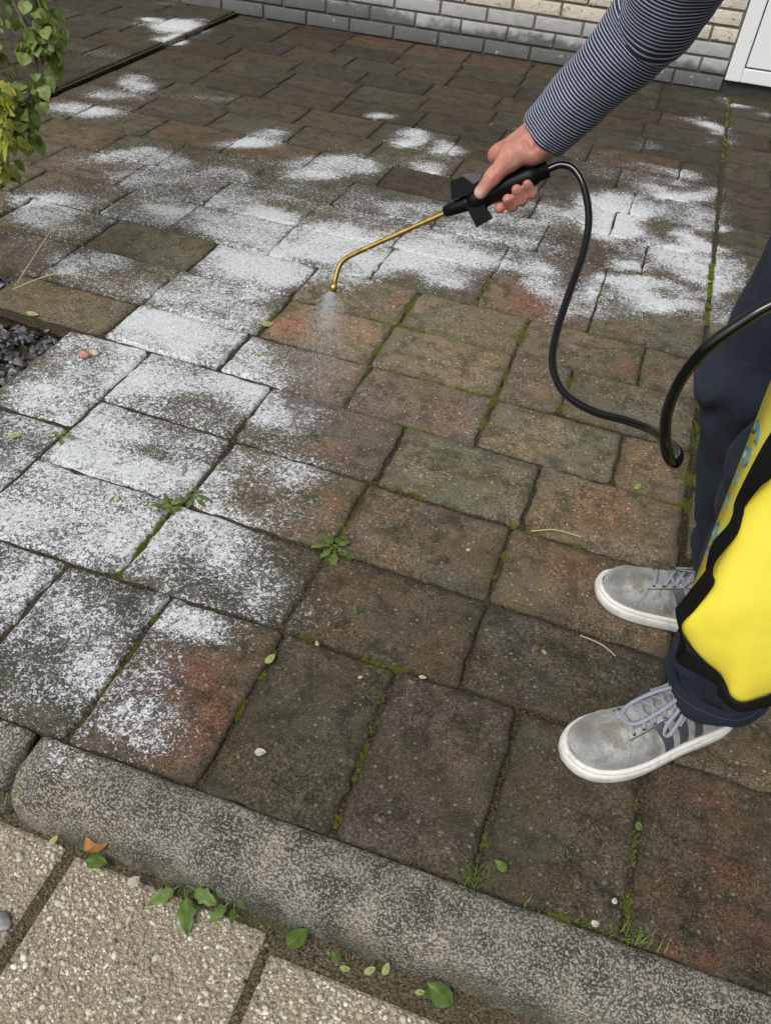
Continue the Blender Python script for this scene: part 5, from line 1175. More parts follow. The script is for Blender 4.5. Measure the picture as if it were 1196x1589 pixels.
# nails: small curved plates on the finger tips that face the camera
t = NT('finger_nail'); M_NAIL = t.out((0.60, 0.31, 0.235), 0.45, t.bump(t.noise(t.pos(), 500, 2), 0.1, 0.0005), 0.25)
def nail(c, along, out, w, l, rad):
    al = along / np.linalg.norm(along); ou = out - al * (out @ al); ou /= np.linalg.norm(ou); ac = np.cross(ou, al)
    V, F = [], []
    n1, n2 = 6, 5
    for i in range(n1):
        for j in range(n2):
            s = -1 + 2 * j / (n2 - 1); q = i / (n1 - 1)
            ang = s * w / rad * 0.5
            tw = 1.0 - 0.25 * (abs(2 * q - 1) ** 3)
            h = rad * math.cos(ang) + 0.0004 - (0.0012 if i == 0 else 0)
            V.append(c + ac * rad * math.sin(ang * tw) + ou * h + al * (q - 0.5) * l)
    for i in range(n1 - 1):
        for j in range(n2 - 1):
            F.append([i * n2 + j, i * n2 + j + 1, (i + 1) * n2 + j + 1, (i + 1) * n2 + j])
    return V, F
for n in ('middle', 'ring', 'little'):
    f = FING[n]; d, tp = hl(*f['dip']), hl(*f['tip'])
    ax = tp - d
    out = -HE3
    c = tp + ax / np.linalg.norm(ax) * 0.0022
    nv, nf = nail(c, ax, out, 0.0115, 0.0115, f['r'][3] / 1000 - 0.0001)
    mesh_obj('nail', nv, nf, M_NAIL, person)

# ------------------------------------------------------------------ striped sweater
def knit_material():
    t = NT('striped_knit'); s = t.attr('along'); p = t.pos()
    s2 = t.math('ADD', s, t.math('MULTIPLY', t.math('SUBTRACT', t.noise(p, 30, 2), 0.5), 0.0012))
    ph = t.math('FRACT', t.math('DIVIDE', s2, 0.0046))
    w = t.math('MULTIPLY', t.rng(ph, 0.0, 0.07), t.rng(ph, 0.30, 0.38, 1.0, 0.0))
    kn = t.noise(p, 900, 2, 0.6)
    navy = t.mix(t.rng(kn, 0.3, 0.7), (0.013, 0.018, 0.042), (0.036, 0.046, 0.086))
    wh = t.mix(t.rng(kn, 0.3, 0.7), (0.36, 0.40, 0.49), (0.54, 0.58, 0.67))
    col = t.mix(w, navy, wh)
    h = t.math('ADD', t.math('MULTIPLY', kn, 0.5), t.math('MULTIPLY', w, 0.5))
    return t.out(col, 0.95, t.bump(h, 0.12, 0.0006), 0.1, Sheen_Weight=0.1)
M_KNIT = knit_material()
def limb_frame(T, ref):
    a = ref - T * (ref @ T); a /= np.linalg.norm(a)
    return a, np.cross(T, a)
def sleeve():
    ar = EL - WR; ar /= np.linalg.norm(ar)
    path = catmull([WR + ar * 0.008, WR + ar * 0.06, WR + ar * 0.13, WR + ar * 0.195, EL + (SH - EL) * 0.05 + np.array([0.004, -0.004, 0]), EL + (SH - EL) * 0.35, EL + (SH - EL) * 0.7, SH], 16)
    n = len(path); seg = 56
    T = np.gradient(path, axis=0); T /= np.linalg.norm(T, axis=1)[:, None]
    L = np.concatenate([[0], np.cumsum(np.linalg.norm(np.diff(path, axis=0), axis=1))])
    V, A = [], []
    rad = np.interp(L, [0, 0.012, 0.05, 0.12, 0.19, 0.25, 0.32, 0.45, 0.6], [0.0415, 0.0425, 0.0445, 0.0500, 0.0560, 0.0600, 0.060, 0.062, 0.070])
    for i in range(n):
        a, b = limb_frame(T[i], np.array([0.3, 1.0, 0.1]))
        for k in range(seg):
            th = 2 * math.pi * k / seg
            w = 0.0016 * math.sin(L[i] * 75 + 2.0 * math.sin(th + 1)) * (0.5 + 0.5 * math.sin(th * 2 + L[i] * 18)) + 0.0045 * mnoise.noise(Vector((L[i] * 16, math.cos(th) * 1.5, math.sin(th) * 1.5)))
            # elbow folds on the inner side
            fold = 0.0032 * math.exp(-((L[i] - 0.27) / 0.05) ** 2) * math.sin((L[i] - 0.27) * 190 + 1.4 * math.cos(th))
            r = rad[i] + w + fold * (0.5 + 0.5 * math.cos(th - 0.6))
            V.append(path[i] + r * (1.04 * math.cos(th) * a + 0.96 * math.sin(th) * b))
            A.append(L[i] + 0.003 * math.sin(th + 0.4) + 0.10)
    F = [[i * seg + k, i * seg + (k + 1) % seg, (i + 1) * seg + (k + 1) % seg, (i + 1) * seg + k] for i in range(n - 1) for k in range(seg)]
    # turned-in cuff
    n0 = len(V)
    for k in range(seg):
        c = path[0] + T[0] * 0.03
        V.append(c + (np.array(V[k]) - path[0]) * 0.86); A.append(0.1)
    n1 = len(V)
    for k in range(seg):
        V.append(path[0] + T[0] * 0.002 + (np.array(V[k]) - path[0]) * 0.95); A.append(0.1015)
    F += [[n1 + k, n1 + (k + 1) % seg, (k + 1) % seg, k] for k in range(seg)]
    F += [[n0 + k, n0 + (k + 1) % seg, n1 + (k + 1) % seg, n1 + k] for k in range(seg)]
    return V, F, A, path, T, L, rad
sv, sf, sa, SP, ST, SLn, SR = sleeve()
def jumper_sdf(X):
    D = sd_cone(X, HIPC + np.array([-0.02, 0, 0.04]), CHEST, 0.135, 0.15)
    for d, k in ((sd_ell(X, HIPC + np.array([0, 0, 0.02]), (0.145, 0.175, 0.12)), 0.06), (sd_cone(X, SH, SHL, 0.072, 0.072), 0.06), (sd_cone(X, CHEST, NECK, 0.10, 0.062), 0.05),
                 (sd_cone(X, SHL, ELL, 0.064, 0.055), 0.03), (sd_cone(X, ELL, WRL, 0.055, 0.042), 0.02), (sd_cone(X, SH, SH + (EL - SH) * 0.4, 0.066, 0.058), 0.02)):
        D = smin(D, d, k)
    return np.maximum(np.maximum(D, (X[..., 2] - NECK[2] - 0.01)), 0.86 - X[..., 2])
jv, jf = surface_nets(jumper_sdf, (-0.15, 0.5, 0.68), (0.62, 1.2, 1.3), 0.013)
ja = (jv - HIPC) @ ((CHEST - HIPC) / np.linalg.norm(CHEST - HIPC))
V = [tuple(v) for v in sv] + [tuple(v) for v in jv]
F = [list(f) for f in sf] + (jf + len(sv)).tolist()
sweater = mesh_obj('sweater', V, F, M_KNIT, person, True, (0, 0, 0), {'along': list(sa) + ja.tolist()})
# sleeve seam, a raised line on the side towards the legs
seam = []
for i in range(2, len(SP) - 20):
    a, b = limb_frame(ST[i], np.array([0.3, 1.0, 0.1]))
    th = 5.35
    seam.append(SP[i] + (SR[i] + 0.0008) * (1.04 * math.cos(th) * a + 0.96 * math.sin(th) * b))
sv2, sf2 = tube(seam, 0.0016, 6)
mesh_obj('seam', sv2, sf2, M_KNIT, sweater, True, (0, 0, 0), {'along': [0.1 + (i // 6) * 0.0023 for i in range(len(sv2))]})

# ------------------------------------------------------------------ navy trousers
def twill_material():
    t = NT('navy_twill'); p = t.pos()
    wv = t.node('ShaderNodeTexWave'); t.l.new(p, wv.inputs['Vector']); wv.inputs['Scale'].default_value = 380; wv.inputs['Distortion'].default_value = 1.5; wv.inputs['Detail'].default_value = 2
    n = t.noise(p, 14, 4, 0.6)
    col = t.mix(t.rng(n, 0.3, 0.7), (0.012, 0.017, 0.030), (0.023, 0.030, 0.050))
    col = t.mix(t.math('MULTIPLY', wv.outputs['Fac'], 0.25), col, (0.035, 0.044, 0.068))
    return t.out(col, 0.85, t.bump(t.math('ADD', t.math('MULTIPLY', wv.outputs['Fac'], 0.08), t.noise(t.node('ShaderNodeMapping').outputs[0] if False else p, 24, 3, 0.5, 1.5)), 0.55, 0.012), 0.2, Sheen_Weight=0.03)
M_TWILL = twill_material()
t = NT('navy_stitch'); M_STITCH = t.out((0.05, 0.062, 0.09), 0.9)
HEMR, HEML = 0.118, 0.105
def leg_sdf(X, hip, kn, an, hem, rs, ph):
    D = sd_cone(X, hip, kn, rs[0], rs[1])
    low = kn + (an - kn) * 1.0
    D = smin(D, sd_cone(X, kn, low, rs[1], rs[2]), 0.03)
    ax = (an - kn) / np.linalg.norm(an - kn)
    s = (X - kn) @ ax
    side = np.sin(7 * (X[..., 0] - kn[0]) / 0.06 + ph)
    D = D + 0.0055 * np.exp(-((s + 0.02) / 0.09) ** 2) * np.sin(s * 70 + 0.9 * side + ph)
    D = D + 0.0075 * np.exp(-((s - 0.33) / 0.07) ** 2) * np.sin(s * 95 + 0.9 * side + ph)
    D = D + 0.0022 * np.sin(s * 26 + 1.3 * side)
    return np.maximum(D, hem - X[..., 2])
def trousers_sdf(X):
    a = leg_sdf(X, HPR, KNR, ANR, HEMR, (0.098, 0.072, 0.064), 0.3)
    b = leg_sdf(X, HPL, KNL, ANL, HEML, (0.098, 0.074, 0.066), 1.9)
    D = np.minimum(a, b)
    return smin(D, np.maximum(sd_ell(X, HIPC, (0.15, 0.18, 0.15)), X[..., 2] - 0.93), 0.03)
tv, tf = surface_nets(trousers_sdf, (0.08, 0.62, 0.07), (0.55, 1.18, 0.96), 0.0072)
tv = relax(tv, tf, 1, 0.3)
trousers = mesh_obj('trousers', tv, tf, M_TWILL, person)
def hem(kn, an, z, r0):
    ax = (an - kn) / np.linalg.norm(an - kn)
    c = kn + ax * ((z - kn[2]) / ax[2])
    V, F = [], []
    seg, rows = 48, [(-0.006, -0.006), (-0.0065, 0.002), (0.0, 0.0042), (0.022, 0.0035), (0.0235, 0.0022), (0.0245, 0.0035), (0.028, 0.0028), (0.030, -0.004)]
    for (dz, dr) in rows:
        for k in range(seg):
            th = 2 * math.pi * k / seg
            w = 0.0035 * math.sin(3 * th + 1) + 0.003 * math.sin(5 * th + dz * 60)
            V.append((c[0] + (r0 + dr + w) * math.cos(th) - ax[0] * dz * 1.0, c[1] + (r0 + dr + w) * math.sin(th) - ax[1] * dz, z + dz + 0.006 * math.cos(th + 0.6)))
    for i in range(len(rows) - 1):
        for k in range(seg):
            F.append([i * seg + k, i * seg + (k + 1) % seg, (i + 1) * seg + (k + 1) % seg, (i + 1) * seg + k])
    st = [(c[0] + (r0 + 0.0046 + 0.0035 * math.sin(3 * th + 1) + 0.003 * math.sin(5 * th + 1.2)) * math.cos(th), c[1] + (r0 + 0.0046 + 0.0035 * math.sin(3 * th + 1) + 0.003 * math.sin(5 * th + 1.2)) * math.sin(th), z + 0.020 + 0.006 * math.cos(th + 0.6)) for th in np.linspace(0, 6.283, 60)]
    mesh_obj('stitching', *tube(st, 0.0007, 5), M_STITCH, trousers)
    return mesh_obj('hem', V, F, M_TWILL, trousers)
hem(KNR, ANR, HEMR, 0.0655); hem(KNL, ANL, HEML, 0.0675)

# ------------------------------------------------------------------ grey suede sneakers
def suede_material():
    t = NT('grey_suede'); p = t.obj()
    n = t.noise(p, 22, 4, 0.65); f = t.noise(p, 500, 3, 0.6)
    col = t.mix(t.rng(n, 0.3, 0.7), (0.235, 0.245, 0.235), (0.39, 0.40, 0.385))
    st = t.math('MULTIPLY', t.rng(t.noise(p, 20, 4, 0.65, 0.6), 0.52, 0.68), 0.7)
    col = t.mix(st, col, (0.14, 0.125, 0.095))
    col = t.mix(t.math('MULTIPLY', t.attr('toe'), 0.65), col, (0.15, 0.135, 0.11))
    col = t.mix(1.0, col, t.mix(t.rng(f, 0.3, 0.7), (0.8, 0.8, 0.8), (1.18, 1.18, 1.18)), 'MULTIPLY')
    return t.out(col, 0.9, t.bump(t.math('ADD', f, t.noise(p, 130, 4, 0.7)), 0.45, 0.001), 0.15, Sheen_Weight=0.3)
M_SUEDE = suede_material()
t = NT('white_rubber_sole'); _p = t.obj()
_c = t.mix(t.math('MULTIPLY', t.rng(t.noise(_p, 40, 4, 0.7), 0.46, 0.68), 0.6), (0.78, 0.77, 0.74), (0.45, 0.40, 0.33))
M_SOLE = t.out(_c, 0.6, t.bump(t.noise(_p, 160, 3), 0.15, 0.001), 0.4)
t = NT('dark_grey_stripe'); M_STRIPE = t.out(t.mix(t.noise(t.obj(), 300, 2), (0.055, 0.06, 0.066), (0.085, 0.09, 0.098)), 0.55)
t = NT('lavender_grey_lace'); _p = t.obj()
M_LACE = t.out(t.mix(t.noise(_p, 700, 2), (0.21, 0.225, 0.28), (0.34, 0.355, 0.41)), 0.9, t.bump(t.noise(_p, 900, 2), 0.4, 0.0008))
t = NT('dark_eyelet'); M_EYELET = t.out((0.02, 0.02, 0.02), 0.8)
_T = np.array([0, .02, .06, .14, .26, .40, .52, .63, .73, .82, .90, .955, .985, 1.0])
_O = np.array([0.0, .016, .0265, .0335, .0365, .0400, .0455, .0500, .0510, .0475, .0390, .0275, .0165, 0.0])
_I = np.array([0.0, .016, .0265, .0325, .0340, .0335, .0365, .0425, .0465, .0460, .0395, .0285, .0170, 0.0])
_HT = np.array([0, .03, .10, .20, .30, .36, .42, .50, .58, .66, .72, .80, .88, .94, .98, 1.0])
_HH = np.array([.064, .080, .090, .093, .104, .113, .110, .099, .087, .0765, .0695, .064, .0585, .0510, .040, .026])
def _sm(x, a, b):
    # smooth interpolation of the station tables
    xs = np.linspace(0, 1, 201); ys = np.interp(xs, a, b)
    ker = np.array([1, 3, 5, 6, 5, 3, 1.]); ker /= ker.sum()
    yy = np.convolve(np.pad(ys, 3, mode='edge'), ker, 'valid')
    w = np.clip(np.minimum(xs, 1 - xs) / 0.035, 0, 1)
    return np.interp(x, xs, yy * w + ys * (1 - w))
SHOE_L = 0.288
def shoe_pt(tt, th, side, off=0.0):
    """surface of the upper: tt 0 heel..1 toe, th 0 outer edge..pi inner edge"""
    o, i_ = _sm(tt, _T, _O), _sm(tt, _T, _I)
    H = _sm(tt, _HT, _HH); zb = 0.024
    c, s = math.cos(th), math.sin(th)
    n = 0.80 if tt > 0.62 else 0.80
    w = (o if c > 0 else i_)
    toe = min(1.0, max(0.0, (tt - 0.55) / 0.3))
    narrow = 1 - (0.36 - 0.20 * toe) * s ** 1.4
    y = (w - 0.0035) * math.copysign(abs(c) ** n, c) * narrow
    z = zb + (H - zb) * (abs(s) ** (0.80 - 0.15 * toe))
    # bulge of the quarter just above the sole
    x = tt * SHOE_L - 0.007 * max(0.0, (tt - 0.93) / 0.07) + 0.006 * max(0.0, (0.06 - tt) / 0.06)
    v = np.array([x, y * side, z])
    return v
def shoe_off(tt, th, side, off):
    e = 0.004
    a = shoe_pt(min(1, tt + e), th, side) - shoe_pt(max(0, tt - e), th, side)
    b = shoe_pt(tt, min(math.pi, th + 0.02), side) - shoe_pt(tt, max(0, th - 0.02), side)
    n = -np.cross(a, b) * side
    n /= np.linalg.norm(n) + 1e-12
    return shoe_pt(tt, th, side) + n * off
def shoe_patch(t0f, t1f, th0, th1, side, off, n1=8, n2=10, edge=0.0):
    """patch over theta th0..th1 with t limits as functions of theta; edge drops its rim onto the upper"""
    V, F = [], []
    for j in range(n2 + 1):
        th = th0 + (th1 - th0) * j / n2
        for i in range(n1 + 1):
            tt = t0f(th) + (t1f(th) - t0f(th)) * i / n1
            rim = i in (0, n1) or j in (0, n2)
            V.append(shoe_off(tt, th, side, 0.0003 if rim else off))
    for j in range(n2):
        for i in range(n1):
            F.append([j * (n1 + 1) + i, j * (n1 + 1) + i + 1, (j + 1) * (n1 + 1) + i + 1, (j + 1) * (n1 + 1) + i])
    return V, F
H2 = math.pi / 2
def build_shoe(side, loc, ang, label, lace_paths):
    # upper
    nt, nh = 64, 40
    V, toe = [], []
    ts = np.concatenate([np.linspace(0, 0.06, 8)[:-1], np.linspace(0.06, 0.92, nt - 16), np.linspace(0.92, 1.0, 10)[1:]])
    nt = len(ts)
    for tt in ts:
        for j in range(nh + 1):
            th = math.pi * j / nh
            p = shoe_pt(float(tt), th, side)
            w = mnoise.noise(Vector((p[0] * 45, p[1] * 45, p[2] * 45 + side))) * 0.0014 + mnoise.noise(Vector((p[0] * 110, p[1] * 90, p[2] * 90))) * 0.0007
            # flex creases across the vamp
            cr = 0.0018 * math.exp(-((tt - 0.735) / 0.03) ** 2) * math.sin(tt * 260) * math.sin(th)
            # tongue gap sinks a little
            gap = -0.0028 if (0.40 < tt < 0.70 and abs(th - math.pi / 2) < 0.30 + 0.25 * (0.70 - tt)) else 0
            p[2] += w + cr + gap
            V.append(p); toe.append(max(0.0, 1 - ((tt - 0.90) / 0.07) ** 2 - ((th - 1.9) / 0.7) ** 2))
    F = [[i * (nh + 1) + j, i * (nh + 1) + j + 1, (i + 1) * (nh + 1) + j + 1, (i + 1) * (nh + 1) + j] for i in range(nt - 1) for j in range(nh)]
    sh = mesh_obj('shoe', V, F, M_SUEDE, person, True, loc, {'toe': toe})
    sh.rotation_euler.z = ang
    sh['label'] = label
    # sole: cupsole wall with a raised foxing line
    prof = [(-0.006, 0.0), (-0.0015, 0.001), (0.0012, 0.006), (0.0016, 0.016), (0.0010, 0.0215), (-0.0006, 0.0222), (-0.0002, 0.0235), (0.0004, 0.0262), (-0.0014, 0.0285), (-0.0045, 0.029), (-0.008, 0.0265)]
    n = 120
    ring = []
    for k in range(n):
        q = k / n
        # go round: outer side heel->toe then inner side toe->heel, denser at the ends
        if q < 0.5:
            tt = 0.5 - 0.5 * math.cos(math.pi * q * 2); y = _sm(tt, _T, _O)
        else:
            tt = 0.5 - 0.5 * math.cos(math.pi * (1 - q) * 2); y = -_sm(tt, _T, _I)
        ring.append(np.array([tt * SHOE_L, y * side]))
    ring = np.array(ring)
    for _ in range(2):
        ring = 0.5 * ring + 0.25 * (np.roll(ring, 1, 0) + np.roll(ring, -1, 0))
    d = np.roll(ring, -1, 0) - np.roll(ring, 1, 0); d /= np.linalg.norm(d, axis=1)[:, None]
    nr = np.stack([d[:, 1], -d[:, 0]], 1)
    cen = ring.mean(0)
    if ((ring - cen) * nr).sum() < 0: nr = -nr
    V = []
    for (o, z) in prof:
        for k in range(n):
            spring = 0.007 * max(0.0, (ring[k][0] / SHOE_L - 0.86) / 0.14) ** 2
            ridge = 0.0007 * math.sin(z * 2000) if 0.004 < z < 0.02 and 0.30 < ring[k][0] / SHOE_L < 0.62 else 0
            V.append((ring[k][0] + nr[k][0] * (o + 0.002 + ridge), ring[k][1] + nr[k][1] * (o + 0.002 + ridge), z + spring))
    F = []
    for i in range(len(prof) - 1):
        for k in range(n):
            F.append([i * n + k, i * n + (k + 1) % n, (i + 1) * n + (k + 1) % n, (i + 1) * n + k])
    F.append(list(range(n))[::-1])
    mesh_obj('sole', V, F, M_SOLE, sh)
    # three stripes on each flank
    for s0, s1 in ((0.06, 0.98), (math.pi - 0.98, math.pi - 0.06)):
        for k in range(3):
            tb = 0.285 + 0.092 * k
            lean = lambda th, tb=tb, s0=s0, s1=s1: tb + 0.085 * ((th - s0) / (s1 - s0) if s0 < 1 else (s1 - th) / (s1 - s0))
            V, F = shoe_patch(lean, lambda th, lean=lean: lean(th) + 0.054, s0, s1, side, 0.0011, 6, 12)
            mesh_obj('stripe', V, F, M_STRIPE, sh)
    # eyestays: overlays either side of the tongue
    for s0, s1 in ((0.98, 1.24), (math.pi - 1.24, math.pi - 0.98)):
        inner = s0 > 1.5
        def t1(th, s0=s0, s1=s1, inner=inner):
            q = (th - s0) / (s1 - s0); q = 1 - q if inner else q
            return 0.715 + 0.012 * q
        V, F = shoe_patch(lambda th: 0.37, t1, s0, s1, side, 0.0036, 26, 8)
        mesh_obj('eyestay', V, F, M_SUEDE, sh)
        # quarter seam running from the eyestay down to the sole
        pts = [shoe_off(0.725 + 0.035 * q, (s0 + (0.15 - s0) * q) if not inner else (s1 + (math.pi - 0.15 - s1) * q), side, 0.0004) for q in np.linspace(0, 1, 12)]
        V, F = tube(pts, 0.0013, 5); mesh_obj('seam', V, F, M_SUEDE, sh)
    # stitch lines along the eyestays and round the toe cap
    for s0 in (0.95, math.pi - 0.95):
        pts = [shoe_off(q, s0, side, 0.0008) for q in np.linspace(0.37, 0.73, 30)]
        V, F = tube(pts, 0.0008, 5); mesh_obj('stitching', V, F, M_STRIPE, sh)
    pts = [shoe_off(0.735 + 0.03 * abs(q - H2) / H2, q, side, 0.0003) for q in np.linspace(0.95, math.pi - 0.95, 20)]
    V, F = tube(pts, 0.0009, 5); mesh_obj('stitching', V, F, M_SUEDE, sh)
    # eyelets and laces
    EY = [0.70 - 0.052 * k for k in range(6)]
    for k, tt in enumerate(EY):
        for th in (1.10, math.pi - 1.10):
            c = shoe_off(tt, th, side, 0.0040)
            V, F = tube([c - np.array([0, 0, 0.001]), c + np.array([0, 0, 0.0006])], 0.0029, 8)
            mesh_obj('eyelet', V, F, M_EYELET, sh)
    for k, tt in enumerate(EY[:-1]):
        t2 = EY[k + 1] if k else tt
        for a, b, ta, tb in ((1.10, math.pi - 1.10, tt, t2), (math.pi - 1.10, 1.10, tt, t2)):
            if k == 0 and a > 1.5: continue
            pts = [shoe_off(ta + (tb - ta) * q, a + (b - a) * q, side, 0.0044 + 0.0012 * math.sin(math.pi * q) + (0.001 if a > 1.5 else 0)) for q in np.linspace(0, 1, 9)]
            V, F = tube(pts, 0.0033, 8, True, 0.24, (0, 0, 1)); mesh_obj('lace', V, F, M_LACE, sh)
    for pth in lace_paths:
        pts = catmull([shoe_off(a, b, side, o) for a, b, o in pth], 7)
        V, F = tube(pts, 0.0028, 8, True, 0.28, (0, 0.25 * side, 1)); mesh_obj('lace', V, F, M_LACE, sh)
    # knot
    kc = shoe_off(0.405, math.pi / 2, side, 0.006)
    V, F = surface_nets(lambda X: smin(sd_ell(X, kc, (0.006, 0.0085, 0.0055)), sd_ell(X, kc + np.array([-0.003, 0, 0.003]), (0.004, 0.006, 0.004)), 0.002), kc - 0.014, kc + 0.014, 0.0018)
    mesh_obj('knot', V, F, M_LACE, sh)
    return sh
H2 = math.pi / 2
LACES_NEAR = [
    [(0.405, H2, .007), (0.47, 1.75, .012), (0.56, 2.0, .010), (0.66, 1.95, .008), (0.715, 1.65, .007), (0.68, 1.35, .008), (0.58, 1.32, .010), (0.48, 1.40, .011), (0.41, H2, .008)],
    [(0.405, H2, .007), (0.43, 1.2, .009), (0.47, 0.85, .006), (0.53, 0.58, .005), (0.56, 0.66, .005), (0.54, 0.88, .006), (0.48, 1.12, .009), (0.41, 1.5, .008)],
    [(0.405, H2, .007), (0.42, 1.15, .008), (0.44, 0.85, .005), (0.48, 0.66, .005)],
    [(0.405, H2, .007), (0.42, 2.0, .009), (0.47, 2.35, .008), (0.50, 2.5, .010)]]
LACES_FAR = [
    [(0.405, H2, .007), (0.46, 1.30, .012), (0.54, 1.05, .010), (0.60, 1.15, .010), (0.58, 1.38, .011), (0.50, 1.50, .010), (0.41, H2, .008)],
    [(0.405, H2, .007), (0.44, 1.9, .010), (0.50, 2.2, .008), (0.55, 2.1, .008), (0.50, 1.8, .010), (0.41, 1.6, .008)]]
def place(toe, ang):
    return (toe[0] - math.cos(ang) * SHOE_L, toe[1] - math.sin(ang) * SHOE_L, 0.002)
NA = math.atan2(-0.198, -0.252); FA = math.atan2(0.015, -0.29)
build_shoe(1, place((0.116, 0.684), NA), NA, 'grey suede sneaker of the left foot, nearest the kerb', LACES_NEAR)
build_shoe(-1, place((0.112, 1.040), FA), FA, 'grey suede sneaker of the right foot, partly behind the yellow bag', LACES_FAR)
# ------------------------------------------------------------------ yellow sprayer bag with black webbing
def vinyl_material():
    t = NT('yellow_vinyl'); p = t.pos(); n = t.noise(p, 9, 3)
    col = t.mix(t.rng(n, 0.3, 0.7), (0.84, 0.69, 0.060), (0.88, 0.75, 0.085))
    wv = t.noise(p, 650, 2)
    return t.out(col, 0.42, t.bump(t.math('ADD', t.math('MULTIPLY', wv, 0.05), t.noise(p, 13, 3, 0.5, 1.2)), 0.3, 0.006), 0.4)
M_VINYL = vinyl_material()
def webbing_material():
    t = NT('black_webbing'); p = t.pos()
    a = t.attr('along'); b = t.attr('across')
    rib = t.math('MULTIPLY', t.math('SINE', t.math('MULTIPLY', a, 4200.0)), t.math('SINE', t.math('MULTIPLY', b, 75.0)))
    return t.out(t.mix(t.rng(rib, -0.6, 0.8), (0.003, 0.003, 0.003), (0.010, 0.010, 0.009)), 0.8, t.bump(rib, 0.6, 0.0008), 0.15)
M_WEB = webbing_material()
bag = empty('sprayer_bag', (0, 0, 0))
tag(bag, 'bright yellow soft sprayer bag edged with black webbing, hanging before the legs', 'bag')
fr = np.array(K['bag_front']); bk = np.array(K['bag_back'])
frs = catmull(fr, 5, True); bks = catmull(bk, 5, True)
cen = frs.mean(0)
tocam = np.array([0, 0, 1.04]) - cen; tocam /= np.linalg.norm(tocam)
rings = [bks + (bks.mean(0) - bks) * 0.35 - tocam * 0.02, bks, 0.55 * bks + 0.45 * frs + (frs - cen) * 0.012, frs]
for s, b in ((0.965, 0.003), (0.90, 0.007), (0.80, 0.011), (0.65, 0.015), (0.45, 0.018), (0.22, 0.020)):
    q_ = frs.copy()
    for _ in range(int((1 - s) * 260)):
        q_ = 0.5 * q_ + 0.25 * (np.roll(q_, 1, 0) + np.roll(q_, -1, 0))
    rings.append(cen + (q_ - cen) * s + tocam * b)
V = np.concatenate(rings + [[cen + tocam * 0.0205], [rings[0].mean(0)]]); n = len(frs)
wv_ = np.array([mnoise.noise(Vector(tuple(v * 22))) for v in V]) * 0.0022 + np.array([mnoise.noise(Vector(tuple(v * 9 + 4))) for v in V]) * 0.004
V = V + tocam * wv_[:, None]
F = []
for i in range(len(rings) - 1):
    for k in range(n):
        F.append([i * n + k, i * n + (k + 1) % n, (i + 1) * n + (k + 1) % n, (i + 1) * n + k])
m = len(rings)
for k in range(n):
    F.append([(m - 1) * n + k, (m - 1) * n + (k + 1) % n, m * n]); F.append([(k + 1) % n, k, m * n + 1])
mesh_obj('body', V, F, M_VINYL, bag)
A_, B_ = catmull(K['strap_a'], 5), catmull(K['strap_b'], 5)
L = np.concatenate([[0], np.cumsum(np.linalg.norm(np.diff((A_ + B_) / 2, axis=0), axis=1))])
V, al, ac = [], [], []
for i in range(len(A_)):
    lift = 0.010 + 0.003 * math.sin(L[i] * 95)
    for j in range(7):
        s = j / 6
        p = A_[i] * (1 - s) + B_[i] * s + tocam * (lift + 0.003 * math.sin(math.pi * s))
        V.append(p); al.append(L[i]); ac.append(s)
    for j in range(7):
        s = j / 6
        p = A_[i] * (1 - s) + B_[i] * s + tocam * (lift - 0.0018)
        V.append(p); al.append(L[i]); ac.append(s)
F = []
for i in range(len(A_) - 1):
    o = i * 14; q = o + 14
    for j in range(6):
        F.append([o + j, o + j + 1, q + j + 1, q + j]); F.append([o + 8 + j, o + 7 + j, q + 7 + j, q + 8 + j])
    F.append([o, q, q + 7, o + 7]); F.append([o + 6, o + 13, q + 13, q + 6])
mesh_obj('webbing', V, F, M_WEB, bag, False, (0, 0, 0), {'along': al, 'across': ac})
# worn blue print on the bag's flank: only an O and the foot of its neighbour can be made out
t = NT('worn_blue_print'); _p = t.pos()
M_PRINT = t.out(t.mix(t.rng(t.noise(_p, 120, 4, 0.7), 0.46, 0.72), (0.035, 0.16, 0.26), (0.30, 0.34, 0.08)), 0.5)
def flank(s, q, off=0.0012):
    """point on the flank: s 0..1 along the left edge, q 0 back..1 front"""
    x = s * (5 * 7); i = int(x); f = x - i
    b = bks[i] * (1 - f) + bks[i + 1] * f; r = frs[i] * (1 - f) + frs[i + 1] * f
    mid = 0.55 * b + 0.45 * r + (r - cen) * 0.012
    p = b + (mid - b) * (q / 0.45) if q < 0.45 else mid + (r - mid) * ((q - 0.45) / 0.55)
    o = p - (fr.mean(0) + bk.mean(0)) / 2
    o = o / np.linalg.norm(o) + tocam * 0.8
    return p + off * 1.6 * o / np.linalg.norm(o)
def stroke(pts, w):
    V, F = tube([flank(*p, 0.0004) for p in pts], w, 8, True, 0.2, tuple(tocam)); return V, F
glyphs = []
for (s0, kind) in ((0.255, 'bar'), (0.335, 'o'), (0.42, 'i'), (0.49, 'i'), (0.585, 'o'), (0.66, 'i')):
    if kind == 'o':
        glyphs.append(stroke([(s0 + 0.030 * math.cos(a), 0.26 + 0.14 * math.sin(a)) for a in np.linspace(0, 2 * math.pi, 20)], 0.0016))
    elif kind == 'bar':
        glyphs.append(stroke([(s0 - 0.022, 0.12), (s0 - 0.022, 0.36), (s0 + 0.004, 0.40), (s0 + 0.012, 0.30)], 0.0018)); glyphs.append(stroke([(s0 + 0.022, 0.12), (s0 - 0.018, 0.2)], 0.0022))
    else:
        glyphs.append(stroke([(s0 - 0.015, 0.14), (s0 + 0.012, 0.30)], 0.0015))
V, F = join(glyphs)
mesh_obj('lettering', V, F, M_PRINT, bag)

